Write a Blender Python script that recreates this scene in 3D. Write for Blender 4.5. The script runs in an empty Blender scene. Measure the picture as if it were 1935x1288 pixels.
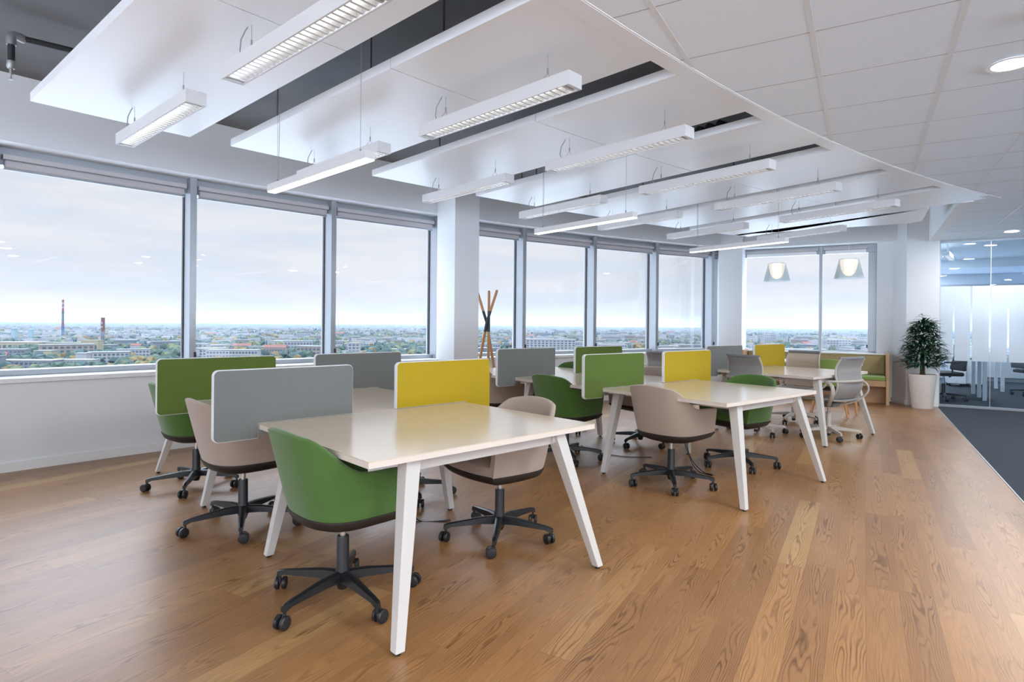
import bpy, math, random
from mathutils import Vector, Matrix
random.seed(7)
PI = math.pi
S = bpy.context.scene
COL = S.collection

# ------------------------------------------------------------------ camera, exposure, world
H = 1.287                                  # eye height of the photographer
YAW = math.radians(30.65)
cam_d = bpy.data.cameras.new('camera')
cam_d.sensor_width = 36.0
cam_d.lens = 1122.0 / 1935.0 * 36.0
cam_d.shift_y = -(644.0 - 610.0) / 1935.0
cam_d.clip_start = 0.05
cam_d.clip_end = 30000
cam = bpy.data.objects.new('camera', cam_d)
COL.objects.link(cam)
cam.matrix_world = (Matrix.Translation((0, 0, H)) @ Matrix.Rotation(YAW, 4, 'Z')
                    @ Matrix.Rotation(PI / 2, 4, 'X') @ Matrix.Rotation(0.009, 4, 'Z'))
S.camera = cam
S.view_settings.view_transform = 'Standard'
S.view_settings.look = 'None'
S.view_settings.gamma = 1.0
S.view_settings.use_curve_mapping = False
S.view_settings.exposure = 0.54
SKY_BACK_FILL = 1.8
SKY_BASE = 0.61
SKY_TOP = 9.5                              # overcast sky: bright overhead, soft at the horizon


def new_world():
    w = bpy.data.worlds.new('overcast_sky')
    S.world = w
    w.use_nodes = True
    nt = w.node_tree
    nt.nodes.clear()
    N = nt.nodes.new
    L = nt.links.new
    out = N('ShaderNodeOutputWorld')
    bg = N('ShaderNodeBackground')
    tc = N('ShaderNodeTexCoord')
    sep = N('ShaderNodeSeparateXYZ')
    L(tc.outputs['Generated'], sep.inputs[0])
    ramp = N('ShaderNodeValToRGB')
    L(sep.outputs['Z'], ramp.inputs[0])
    cr = ramp.color_ramp
    cr.elements[0].position = 0.0
    cr.elements[0].color = (0.87, 0.90, 0.955, 1)
    cr.elements[1].position = 0.22
    cr.elements[1].color = (0.87, 0.91, 0.975, 1)
    hi = cr.elements.new(0.5)
    hi.color = (0.79, 0.89, 1.03, 1)
    # cloud streaks: noise on the direction flattened towards the horizon
    mp = N('ShaderNodeMapping')
    mp.inputs['Scale'].default_value = (3.0, 3.0, 22.0)
    L(tc.outputs['Generated'], mp.inputs[0])
    nz = N('ShaderNodeTexNoise')
    nz.inputs['Scale'].default_value = 1.6
    nz.inputs['Detail'].default_value = 7
    nz.inputs['Roughness'].default_value = 0.55
    L(mp.outputs[0], nz.inputs['Vector'])
    r2 = N('ShaderNodeValToRGB')
    L(nz.outputs['Fac'], r2.inputs[0])
    r2.color_ramp.elements[0].position = 0.38
    r2.color_ramp.elements[0].color = (0.88, 0.92, 0.985, 1)
    r2.color_ramp.elements[1].position = 0.62
    r2.color_ramp.elements[1].color = (1.01, 1.0, 0.99, 1)
    mix = N('ShaderNodeMixRGB')
    mix.blend_type = 'MULTIPLY'
    mix.inputs[0].default_value = 1
    L(ramp.outputs[0], mix.inputs[1])
    L(r2.outputs[0], mix.inputs[2])
    # brighter overhead
    m = N('ShaderNodeMapRange')
    m.inputs['From Min'].default_value = 0.2
    m.inputs['From Max'].default_value = 0.55
    m.inputs['To Min'].default_value = 1.06
    m.inputs['To Max'].default_value = SKY_TOP
    L(sep.outputs['Z'], m.inputs['Value'])
    mm = N('ShaderNodeMixRGB')
    mm.blend_type = 'MULTIPLY'
    mm.inputs[0].default_value = 1
    L(mix.outputs[0], mm.inputs[1])
    L(m.outputs[0], mm.inputs[2])
    # added fill light: the unseen sky behind the photographer is brightened
    dt = N('ShaderNodeVectorMath')
    dt.operation = 'DOT_PRODUCT'
    L(tc.outputs['Generated'], dt.inputs[0])
    dt.inputs[1].default_value = (0.59, -0.79, 0.15)
    ms = N('ShaderNodeMapRange')
    ms.interpolation_type = 'SMOOTHSTEP'
    ms.inputs['From Min'].default_value = -0.45
    ms.inputs['From Max'].default_value = 0.85
    ms.inputs['To Min'].default_value = 1.0
    ms.inputs['To Max'].default_value = SKY_BACK_FILL
    L(dt.outputs['Value'], ms.inputs['Value'])
    m3 = N('ShaderNodeMixRGB')
    m3.blend_type = 'MULTIPLY'
    m3.inputs[0].default_value = 1
    L(mm.outputs[0], m3.inputs[1])
    L(ms.outputs[0], m3.inputs[2])
    L(m3.outputs[0], bg.inputs['Color'])
    bg.inputs['Strength'].default_value = SKY_BASE
    L(bg.outputs[0], out.inputs[0])


new_world()

LOUVRE_W, DOWN_W = 0.35, 19.0

# ------------------------------------------------------------------ helpers
C0 = (19.0, -2.26)                         # the round facade and the fan of ceiling panels share this centre


def PP(r, ph, z=None):
    a = math.radians(ph)
    x, y = C0[0] - r * math.cos(a), C0[1] + r * math.sin(a)
    return (x, y) if z is None else (x, y, z)


def dirv(deg):
    return Vector((math.cos(math.radians(deg)), math.sin(math.radians(deg)), 0))


class MB:
    """collects polygons, builds ONE mesh object"""

    def __init__(self):
        self.v, self.f = [], []

    def add(self, vs, fs):
        n = len(self.v)
        self.v += [tuple(p) for p in vs]
        self.f += [tuple(n + i for i in f) for f in fs]
        return self

    def box(self, c, s, rz=0.0, m=None):
        x, y, z = s[0] / 2, s[1] / 2, s[2] / 2
        vs = [Vector((a, b, d)) for d in (-z, z) for b in (-y, y) for a in (-x, x)]
        R = Matrix.Rotation(rz, 3, 'Z')
        vs = [R @ p + Vector(c) for p in vs]
        if m is not None:
            vs = [m @ p for p in vs]
        return self.add(vs, [(0, 2, 3, 1), (4, 5, 7, 6), (0, 1, 5, 4), (2, 6, 7, 3), (0, 4, 6, 2), (1, 3, 7, 5)])

    def bx(self, a, b):
        return self.box([(a[i] + b[i]) / 2 for i in range(3)], [abs(b[i] - a[i]) for i in range(3)])

    def prism(self, poly, z0, z1):
        n = len(poly)
        vs = [(p[0], p[1], z0) for p in poly] + [(p[0], p[1], z1) for p in poly]
        fs = [tuple(range(n - 1, -1, -1)), tuple(range(n, 2 * n))]
        fs += [(i, (i + 1) % n, n + (i + 1) % n, n + i) for i in range(n)]
        return self.add(vs, fs)

    def loft(self, rings, close=True, cap=True):
        """rings: lists of equal length of points"""
        n = len(rings[0])
        vs = [p for r in rings for p in r]
        fs = []
        for k in range(len(rings) - 1):
            for i in range(n if close else n - 1):
                j = (i + 1) % n
                fs.append((k * n + i, k * n + j, (k + 1) * n + j, (k + 1) * n + i))
        if cap:
            fs.append(tuple(range(n - 1, -1, -1)))
            fs.append(tuple((len(rings) - 1) * n + i for i in range(n)))
        return self.add(vs, fs)

    def tube(self, pts, r, n=8, cap=True, flat=None):
        pts = [Vector(p) for p in pts]
        rr = r if isinstance(r, (list, tuple)) else [r] * len(pts)
        rings = []
        up = None
        for i, p in enumerate(pts):
            d = (pts[min(i + 1, len(pts) - 1)] - pts[max(i - 1, 0)]).normalized()
            if up is None:
                up = Vector((0, 0, 1)) if abs(d.z) < 0.9 else Vector((1, 0, 0))
            a = d.cross(up).normalized()
            b = a.cross(d).normalized()
            up = b
            fx, fy = flat or (1, 1)
            rings.append([p + (a * math.cos(t) * fx + b * math.sin(t) * fy) * rr[i] for t in [2 * PI * k / n for k in range(n)]])
        return self.loft(rings, True, cap)

    def cyl(self, c, r, z0, z1, n=20, r2=None):
        r2 = r if r2 is None else r2
        a = [(c[0] + r * math.cos(2 * PI * k / n), c[1] + r * math.sin(2 * PI * k / n), z0) for k in range(n)]
        b = [(c[0] + r2 * math.cos(2 * PI * k / n), c[1] + r2 * math.sin(2 * PI * k / n), z1) for k in range(n)]
        return self.loft([a, b])

    def lathe(self, prof, c=(0, 0), n=28, cap=False):
        rings = [[(c[0] + r * math.cos(2 * PI * k / n), c[1] + r * math.sin(2 * PI * k / n), z) for k in range(n)] for r, z in prof]
        return self.loft(rings, True, cap)

    def arcwall(self, r0, r1, p0, p1, z0, z1, step=1.0):
        """solid curved block between radii and angles of the facade centre"""
        n = max(1, int(math.ceil(abs(p1 - p0) / step)))
        rings = []
        for i in range(n + 1):
            ph = p0 + (p1 - p0) * i / n
            rings.append([PP(r0, ph, z0), PP(r1, ph, z0), PP(r1, ph, z1), PP(r0, ph, z1)])
        return self.loft(rings, True, True)

    def build(self, name, mat, parent=None, smooth=False, bevel=0, bseg=2, uv=False):
        me = bpy.data.meshes.new(name)
        me.from_pydata(self.v, [], self.f)
        me.update()
        o = bpy.data.objects.new(name, me)
        COL.objects.link(o)
        for m in (mat if isinstance(mat, (list, tuple)) else [mat]):
            me.materials.append(m)
        if parent is not None:
            o.parent = parent
        import bmesh
        bm = bmesh.new()
        bm.from_mesh(me)
        bmesh.ops.recalc_face_normals(bm, faces=bm.faces)
        bm.to_mesh(me)
        bm.free()
        if smooth:
            me.polygons.foreach_set('use_smooth', [True] * len(me.polygons))
            try:
                me.set_sharp_from_angle(angle=math.radians(smooth if smooth > 1 else 40))
            except Exception:
                pass
        if bevel:
            b = o.modifiers.new('bevel', 'BEVEL')
            b.width = bevel
            b.segments = bseg
            b.limit_method = 'ANGLE'
            b.angle_limit = math.radians(50)
        return o


def tag(o, label=None, cat=None, group=None, kind=None):
    if label: o['label'] = label
    if cat: o['category'] = cat
    if group: o['group'] = group
    if kind: o['kind'] = kind
    return o


def struct(o):
    o['kind'] = 'structure'
    return o


def empty(name, loc, rz=0.0, label=None, cat=None, group=None):
    o = bpy.data.objects.new(name, None)
    o.empty_display_size = 0.1
    COL.objects.link(o)
    o.location = loc
    o.rotation_euler = (0, 0, rz)
    return tag(o, label, cat, group)


def copy_tree(o, parent=None):
    c = o.copy()
    COL.objects.link(c)
    c.parent = parent
    for ch in list(o.children):
        copy_tree(ch, c)
    return c


# ------------------------------------------------------------------ materials
def mat(name, col, rough=0.5, metal=0.0, spec=0.5, coat=0.0, coat_rough=0.1, sheen=0.0, emit=None, estr=0.0, noise=None, alpha=None, trans=None, ior=None):
    m = bpy.data.materials.new(name)
    m.use_nodes = True
    b = m.node_tree.nodes['Principled BSDF']
    b.inputs['Base Color'].default_value = (*col, 1)
    b.inputs['Roughness'].default_value = rough
    b.inputs['Metallic'].default_value = metal
    b.inputs['Specular IOR Level'].default_value = spec
    b.inputs['Coat Weight'].default_value = coat
    b.inputs['Coat Roughness'].default_value = coat_rough
    b.inputs['Sheen Weight'].default_value = sheen
    if ior: b.inputs['IOR'].default_value = ior
    if trans: b.inputs['Transmission Weight'].default_value = trans
    if emit:
        b.inputs['Emission Color'].default_value = (*emit, 1)
        b.inputs['Emission Strength'].default_value = estr
    if noise:                              # (scale, colour variation, bump)
        nt = m.node_tree
        tc = nt.nodes.new('ShaderNodeTexCoord')
        nz = nt.nodes.new('ShaderNodeTexNoise')
        nz.inputs['Scale'].default_value = noise[0]
        nz.inputs['Detail'].default_value = 5
        nt.links.new(tc.outputs['Object'], nz.inputs['Vector'])
        if noise[1]:
            mr = nt.nodes.new('ShaderNodeMapRange')
            mr.inputs['To Min'].default_value = 1 - noise[1]
            mr.inputs['To Max'].default_value = 1 + noise[1]
            nt.links.new(nz.outputs['Fac'], mr.inputs['Value'])
            mx = nt.nodes.new('ShaderNodeMixRGB')
            mx.blend_type = 'MULTIPLY'
            mx.inputs[0].default_value = 1
            mx.inputs[1].default_value = (*col, 1)
            nt.links.new(mr.outputs[0], mx.inputs[2])
            nt.links.new(mx.outputs[0], b.inputs['Base Color'])
        if noise[2]:
            bp = nt.nodes.new('ShaderNodeBump')
            bp.inputs['Strength'].default_value = noise[2]
            bp.inputs['Distance'].default_value = 0.002
            nt.links.new(nz.outputs['Fac'], bp.inputs['Height'])
            nt.links.new(bp.outputs[0], b.inputs['Normal'])
    return m


def glass_mat(name, tint=(1, 1, 1), refl=1.0, rough=0.0, frost=0.0):
    """thin pane: mostly clear, a Fresnel reflection on top; frost adds a diffusing film"""
    m = bpy.data.materials.new(name)
    m.use_nodes = True
    nt = m.node_tree
    nt.nodes.clear()
    N, L = nt.nodes.new, nt.links.new
    out = N('ShaderNodeOutputMaterial')
    tr = N('ShaderNodeBsdfTransparent')
    tr.inputs['Color'].default_value = (*tint, 1)
    gl = N('ShaderNodeBsdfGlossy')
    gl.inputs['Roughness'].default_value = rough
    fr = N('ShaderNodeFresnel')
    fr.inputs['IOR'].default_value = 1.45
    ml = N('ShaderNodeMath')
    ml.operation = 'MULTIPLY'
    ml.inputs[1].default_value = refl
    L(fr.outputs[0], ml.inputs[0])
    mx = N('ShaderNodeMixShader')
    L(ml.outputs[0], mx.inputs[0])
    L(tr.outputs[0], mx.inputs[1])
    L(gl.outputs[0], mx.inputs[2])
    last = mx
    if frost:
        tl = N('ShaderNodeBsdfTranslucent')
        tl.inputs['Color'].default_value = (0.97, 0.98, 1.0, 1)
        df = N('ShaderNodeBsdfDiffuse')
        df.inputs['Color'].default_value = (0.9, 0.92, 0.95, 1)
        m2 = N('ShaderNodeMixShader')
        m2.inputs[0].default_value = 0.4
        L(tl.outputs[0], m2.inputs[1])
        L(df.outputs[0], m2.inputs[2])
        m3 = N('ShaderNodeMixShader')
        m3.inputs[0].default_value = frost
        L(mx.outputs[0], m3.inputs[1])
        L(m2.outputs[0], m3.inputs[2])
        last = m3
    L(last.outputs[0], out.inputs[0])
    return m


def oak_mat():
    """oiled oak boards along Y: staggered rows, each board with its own tone and figure"""
    m = bpy.data.materials.new('oak_boards')
    m.use_nodes = True
    nt = m.node_tree
    N, L = nt.nodes.new, nt.links.new
    b = nt.nodes['Principled BSDF']
    tc = N('ShaderNodeTexCoord')
    sep = N('ShaderNodeSeparateXYZ')
    L(tc.outputs['Object'], sep.inputs[0])

    def math_(op, a, bb=None, cc=None):
        n = N('ShaderNodeMath')
        n.operation = op
        for i, x in enumerate((a, bb, cc)):
            if x is None: continue
            if isinstance(x, (int, float)): n.inputs[i].default_value = x
            else: L(x, n.inputs[i])
        return n.outputs[0]
    W, LEN = 0.1385, 1.35
    xr = math_('DIVIDE', math_('ADD', sep.outputs['X'], 40 + 0.008), W)
    row = math_('FLOOR', xr)
    fx = math_('FRACT', xr)
    wn = N('ShaderNodeTexWhiteNoise')
    wn.noise_dimensions = '1D'
    L(row, wn.inputs['W'])
    yr = math_('ADD', math_('DIVIDE', sep.outputs['Y'], LEN), math_('MULTIPLY', wn.outputs['Value'], 9.7))
    bd = math_('FLOOR', yr)
    fy = math_('FRACT', yr)
    cmb = N('ShaderNodeCombineXYZ')
    L(row, cmb.inputs[0])
    L(bd, cmb.inputs[1])
    wn2 = N('ShaderNodeTexWhiteNoise')
    wn2.noise_dimensions = '2D'
    L(cmb.outputs[0], wn2.inputs['Vector'])
    # grain coordinates: shifted per board, stretched along the board
    off = N('ShaderNodeVectorMath')
    off.operation = 'SCALE'
    off.inputs['Scale'].default_value = 37.0
    L(wn2.outputs['Color'], off.inputs[0])
    pos = N('ShaderNodeVectorMath')
    pos.operation = 'ADD'
    L(tc.outputs['Object'], pos.inputs[0])
    L(off.outputs[0], pos.inputs[1])
    st = N('ShaderNodeMapping')
    st.inputs['Scale'].default_value = (8.0, 1.05, 1.0)
    L(pos.outputs[0], st.inputs[0])
    big = N('ShaderNodeTexNoise')
    big.inputs['Scale'].default_value = 1.0
    big.inputs['Detail'].default_value = 2.5
    big.inputs['Roughness'].default_value = 0.5
    big.inputs['Distortion'].default_value = 0.08
    L(st.outputs[0], big.inputs['Vector'])
    # rings = contour lines of the slow noise, so the figure closes in ovals like flat-sawn oak
    cx2 = math_('MULTIPLY', math_('SUBTRACT', fx, 0.5), 2.0)
    ring = math_('FRACT', math_('ADD', math_('MULTIPLY', big.outputs['Fac'], 17.0), math_('MULTIPLY', math_('MULTIPLY', cx2, cx2), 6.0)))
    tri = math_('ABSOLUTE', math_('SUBTRACT', ring, 0.5))
    rr = N('ShaderNodeValToRGB')
    L(tri, rr.inputs[0])
    rr.color_ramp.elements[0].position = 0.0
    rr.color_ramp.elements[0].color = (1, 1, 1, 1)
    rr.color_ramp.elements[1].position = 0.26
    rr.color_ramp.elements[1].color = (0, 0, 0, 1)
    # fine pores
    st2 = N('ShaderNodeMapping')
    st2.inputs['Scale'].default_value = (190, 9, 1)
    L(pos.outputs[0], st2.inputs[0])
    fine = N('ShaderNodeTexNoise')
    fine.inputs['Scale'].default_value = 1.0
    fine.inputs['Detail'].default_value = 4
    L(st2.outputs[0], fine.inputs['Vector'])
    base = N('ShaderNodeValToRGB')
    L(wn2.outputs['Value'], base.inputs[0])
    e = base.color_ramp
    e.elements[0].position = 0.0
    e.elements[0].color = (0.279, 0.135, 0.050, 1)
    e.elements[1].position = 1.0
    e.elements[1].color = (0.446, 0.265, 0.103, 1)
    for p, c in ((0.3, (0.321, 0.158, 0.059, 1)), (0.62, (0.349, 0.172, 0.064, 1)), (0.86, (0.377, 0.190, 0.072, 1))):
        k = e.elements.new(p)
        k.color = c
    dk = N('ShaderNodeMixRGB')
    dk.blend_type = 'MULTIPLY'
    msk = N('ShaderNodeTexNoise')
    msk.inputs['Scale'].default_value = 2.2
    L(pos.outputs[0], msk.inputs['Vector'])
    mk = N('ShaderNodeMapRange')
    mk.inputs['From Min'].default_value = 0.35
    mk.inputs['From Max'].default_value = 0.65
    mk.inputs['To Min'].default_value = 0.45
    mk.inputs['To Max'].default_value = 2.3
    L(msk.outputs['Fac'], mk.inputs['Value'])
    L(math_('MINIMUM', math_('MULTIPLY', math_('MULTIPLY', rr.outputs[0], mk.outputs[0]), math_('MULTIPLY', fine.outputs['Fac'], 0.9)), 1.0), dk.inputs[0])
    L(base.outputs[0], dk.inputs[1])
    dk.inputs[2].default_value = (0.42, 0.36, 0.31, 1)
    d2 = N('ShaderNodeMixRGB')
    d2.blend_type = 'MULTIPLY'
    d2.inputs[0].default_value = 0.5
    L(dk.outputs[0], d2.inputs[1])
    mr = N('ShaderNodeMapRange')
    mr.inputs['From Min'].default_value = 0.3
    mr.inputs['From Max'].default_value = 0.7
    mr.inputs['To Min'].default_value = 0.75
    mr.inputs['To Max'].default_value = 1.2
    L(fine.outputs['Fac'], mr.inputs['Value'])
    L(mr.outputs[0], d2.inputs[2])
    # seams
    ex = math_('MINIMUM', fx, math_('SUBTRACT', 1.0, fx))
    ey = math_('MINIMUM', fy, math_('SUBTRACT', 1.0, fy))
    sx = math_('LESS_THAN', ex, 0.0085)
    sy = math_('LESS_THAN', ey, 0.0009)
    seam = math_('MAXIMUM', sx, sy)
    fin = N('ShaderNodeMixRGB')
    L(math_('MULTIPLY', seam, 0.45), fin.inputs[0])
    L(d2.outputs[0], fin.inputs[1])
    fin.inputs[2].default_value = (0.13, 0.065, 0.03, 1)
    L(fin.outputs[0], b.inputs['Base Color'])
    b.inputs['Roughness'].default_value = 0.34
    b.inputs['Specular IOR Level'].default_value = 0.62
    bp = N('ShaderNodeBump')
    bp.inputs['Strength'].default_value = 0.12
    bp.inputs['Distance'].default_value = 0.002
    L(math_('SUBTRACT', fine.outputs['Fac'], seam), bp.inputs['Height'])
    L(bp.outputs[0], b.inputs['Normal'])
    return m


M = {}
M['oak'] = oak_mat()
M['wall'] = mat('painted_wall', (0.79, 0.81, 0.83), 0.7, noise=(60, 0.01, 0.05))
M['column'] = mat('painted_column', (0.84, 0.855, 0.87), 0.65)
M['white'] = mat('white_paint', (0.83, 0.83, 0.82), 0.45)
M['slab'] = mat('concrete_soffit', (0.15, 0.15, 0.15), 0.9, noise=(2.5, 0.25, 0.2))
M['panel'] = mat('white_metal_panel', (0.82, 0.825, 0.83), 0.34, spec=0.5, coat=0.1, coat_rough=0.28, noise=(1.2, 0.0, 0.12))
M['tile'] = mat('mineral_tile', (0.82, 0.89, 0.95), 0.8, noise=(150, 0.015, 0.05))
M['grid'] = mat('tile_grid', (0.76, 0.77, 0.78), 0.5)
M['alu'] = mat('grey_aluminium', (0.40, 0.42, 0.45), 0.35, 0.55)
M['alu_front'] = mat('brown_grey_aluminium', (0.33, 0.31, 0.31), 0.45, 0.2)
M['gasket'] = mat('black_gasket', (0.03, 0.03, 0.035), 0.5)
M['blind'] = mat('grey_blind', (0.50, 0.48, 0.49), 0.6)
M['sill'] = mat('white_sill', (0.86, 0.87, 0.88), 0.25)
M['glass'] = glass_mat('window_glass', (1, 1, 1), 0.35)
M['carpet'] = mat('slate_carpet', (0.026, 0.033, 0.044), 0.95, noise=(160, 0.35, 0.6))
M['maple'] = mat('maple_laminate', (0.73, 0.61, 0.47), 0.17, spec=1.0, ior=1.62, noise=(14, 0.02, 0.0))
M['edge'] = mat('laminate_edge', (0.74, 0.66, 0.58), 0.35)
M['leg'] = mat('white_metal_leg', (0.60, 0.575, 0.545), 0.38)
M['green'] = mat('green_wool', (0.060, 0.145, 0.020), 0.85, sheen=0.3, noise=(260, 0.10, 0.3))
M['beige'] = mat('beige_wool', (0.42, 0.335, 0.275), 0.85, sheen=0.3, noise=(260, 0.05, 0.3))
M['pan'] = mat('dark_underpan', (0.018, 0.014, 0.012), 0.5)
M['black'] = mat('black_nylon', (0.012, 0.013, 0.015), 0.32)
M['tyre'] = mat('caster_black', (0.015, 0.015, 0.017), 0.4)
M['steel'] = mat('brushed_steel', (0.55, 0.52, 0.49), 0.3, 1.0)
M['screen_edge'] = mat('screen_edge', (0.80, 0.81, 0.82), 0.6)
M['scr_green'] = mat('screen_green', (0.092, 0.150, 0.017), 0.8, sheen=0.1, noise=(300, 0.06, 0.2))
M['scr_grey'] = mat('screen_grey', (0.175, 0.184, 0.178), 0.8, sheen=0.1, noise=(300, 0.05, 0.2))
M['scr_yellow'] = mat('screen_yellow', (0.47, 0.325, 0.002), 0.8, sheen=0.05, noise=(300, 0.05, 0.2))
M['fix'] = mat('luminaire_grey', (0.62, 0.62, 0.62), 0.45)
M['louver'] = mat('louver_silver', (0.62, 0.62, 0.62), 0.25, 0.35)
M['tube'] = mat('fluorescent_tube', (1, 1, 1), 0.5, emit=(1.0, 0.99, 0.95), estr=1.2)
M['led'] = mat('linear_diffuser', (1, 1, 1), 0.5, emit=(1.0, 1.0, 1.0), estr=2.6)
M['cable'] = mat('grey_cable', (0.25, 0.25, 0.25), 0.5)
M['down'] = mat('downlight_disc', (1, 1, 1), 0.5, emit=(1.0, 0.97, 0.92), estr=6.0)
M['pipe'] = mat('black_iron_pipe', (0.035, 0.035, 0.037), 0.5, 0.3)
M['galv'] = mat('galvanised_fitting', (0.36, 0.36, 0.36), 0.4, 0.6)
M['oakwood'] = mat('oak_wood', (0.55, 0.33, 0.18), 0.5, noise=(6, 0.1, 0.0))
M['rodwood'] = mat('beech_rod', (0.56, 0.29, 0.12), 0.5)
M['rodgrey'] = mat('grey_band', (0.035, 0.045, 0.055), 0.5)
M['pot'] = mat('white_pot', (0.82, 0.76, 0.71), 0.4)
M['soil'] = mat('soil', (0.03, 0.02, 0.015), 0.9)
M['leaf'] = mat('dark_leaf', (0.010, 0.052, 0.024), 0.32)
M['bark'] = mat('plant_bark', (0.10, 0.065, 0.035), 0.8, noise=(30, 0.3, 0.5))
M['khaki'] = mat('khaki_upholstery', (0.40, 0.31, 0.15), 0.8, sheen=0.2)
M['moss'] = mat('green_seat', (0.24, 0.36, 0.085), 0.8, sheen=0.2)
M['frame_grey'] = mat('warm_grey_plastic', (0.52, 0.47, 0.42), 0.45)
M['mesh_grey'] = mat('grey_mesh', (0.30, 0.29, 0.28), 0.7, noise=(400, 0.15, 0.3))
M['mesh_beige'] = mat('beige_mesh', (0.56, 0.47, 0.38), 0.7, noise=(400, 0.1, 0.3))
M['bar_grey'] = mat('dark_grey_bar', (0.20, 0.20, 0.21), 0.5)
M['frost'] = glass_mat('frosted_film', (0.98, 0.99, 1.0), 0.5, 0.0, 0.80)
M['pane'] = glass_mat('partition_glass', (0.90, 0.95, 0.98), 0.8)
M['shade'] = glass_mat('smoked_shade', (0.90, 0.95, 0.96), 0.35, 0.05, 0.14)
M['bulbshade'] = mat('opal_inner_shade', (0.95, 0.85, 0.75), 0.5, emit=(1.0, 0.76, 0.60), estr=0.80)
bl = bpy.data.materials.new('lit_roller_blind')
bl.use_nodes = True
bl.node_tree.nodes.clear()
_o = bl.node_tree.nodes.new('ShaderNodeOutputMaterial')
_t = bl.node_tree.nodes.new('ShaderNodeBsdfTranslucent')
_t.inputs['Color'].default_value = (0.62, 0.70, 0.80, 1)
bl.node_tree.links.new(_t.outputs[0], _o.inputs['Surface'])
M['blind_lit'] = bl
M['grey_desk'] = mat('grey_desk', (0.30, 0.33, 0.35), 0.5)
M['cabinet'] = mat('white_cabinet', (0.72, 0.76, 0.80), 0.5)
M['coolwall'] = mat('meeting_wall', (0.62, 0.68, 0.75), 0.6)

# ------------------------------------------------------------------ the setting
X_EDGE = 1.02                              # line where the boards stop and the carpet begins
Y_GLASS = 11.85
fl = MB()
arc = [PP(26.0, ph) for ph in [-16 + i * 1.5 for i in range(35)]]
poly = [p for p in arc if p[1] < 12.6 and p[0] < X_EDGE]
poly = poly + [(X_EDGE, 12.6), (X_EDGE, poly[0][1])]
fl.prism(poly, -0.25, 0.0)
struct(fl.build('floor', M['oak']))
cp = MB()
cp.bx((X_EDGE + 0.002, -9, -0.25), (9.0, 19.5, 0.0))
struct(cp.build('floor_carpet', M['carpet']))
tr_ = MB().bx((X_EDGE - 0.004, -9, 0.0), (X_EDGE + 0.006, Y_GLASS - 0.05, 0.004))
struct(tr_.build('trim_1', M['steel']))

RW, RF, RG = 25.55, 25.80, 25.92           # facade: wall face, frame face, glass
P_A, P_B = -14.0, 34.3
struct(MB().arcwall(RW, 26.1, P_A, P_B, 0.0, 0.745).build('wall_left', M['wall'], smooth=20))
struct(MB().arcwall(RW, 26.1, P_A, P_B, 2.77, 3.34).build('wall_left_upper', M['wall'], smooth=20))
bbm = MB().arcwall(RW - 0.016, RW, P_A, P_B, 0.0, 0.078)
struct(bbm.build('baseboard_left', M['white'], smooth=20))
s_ = MB().arcwall(RW - 0.05, RF + 0.02, P_A, P_B, 0.745, 0.785)
struct(s_.build('trim_2', M['sill'], smooth=20, bevel=0.004))

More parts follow.
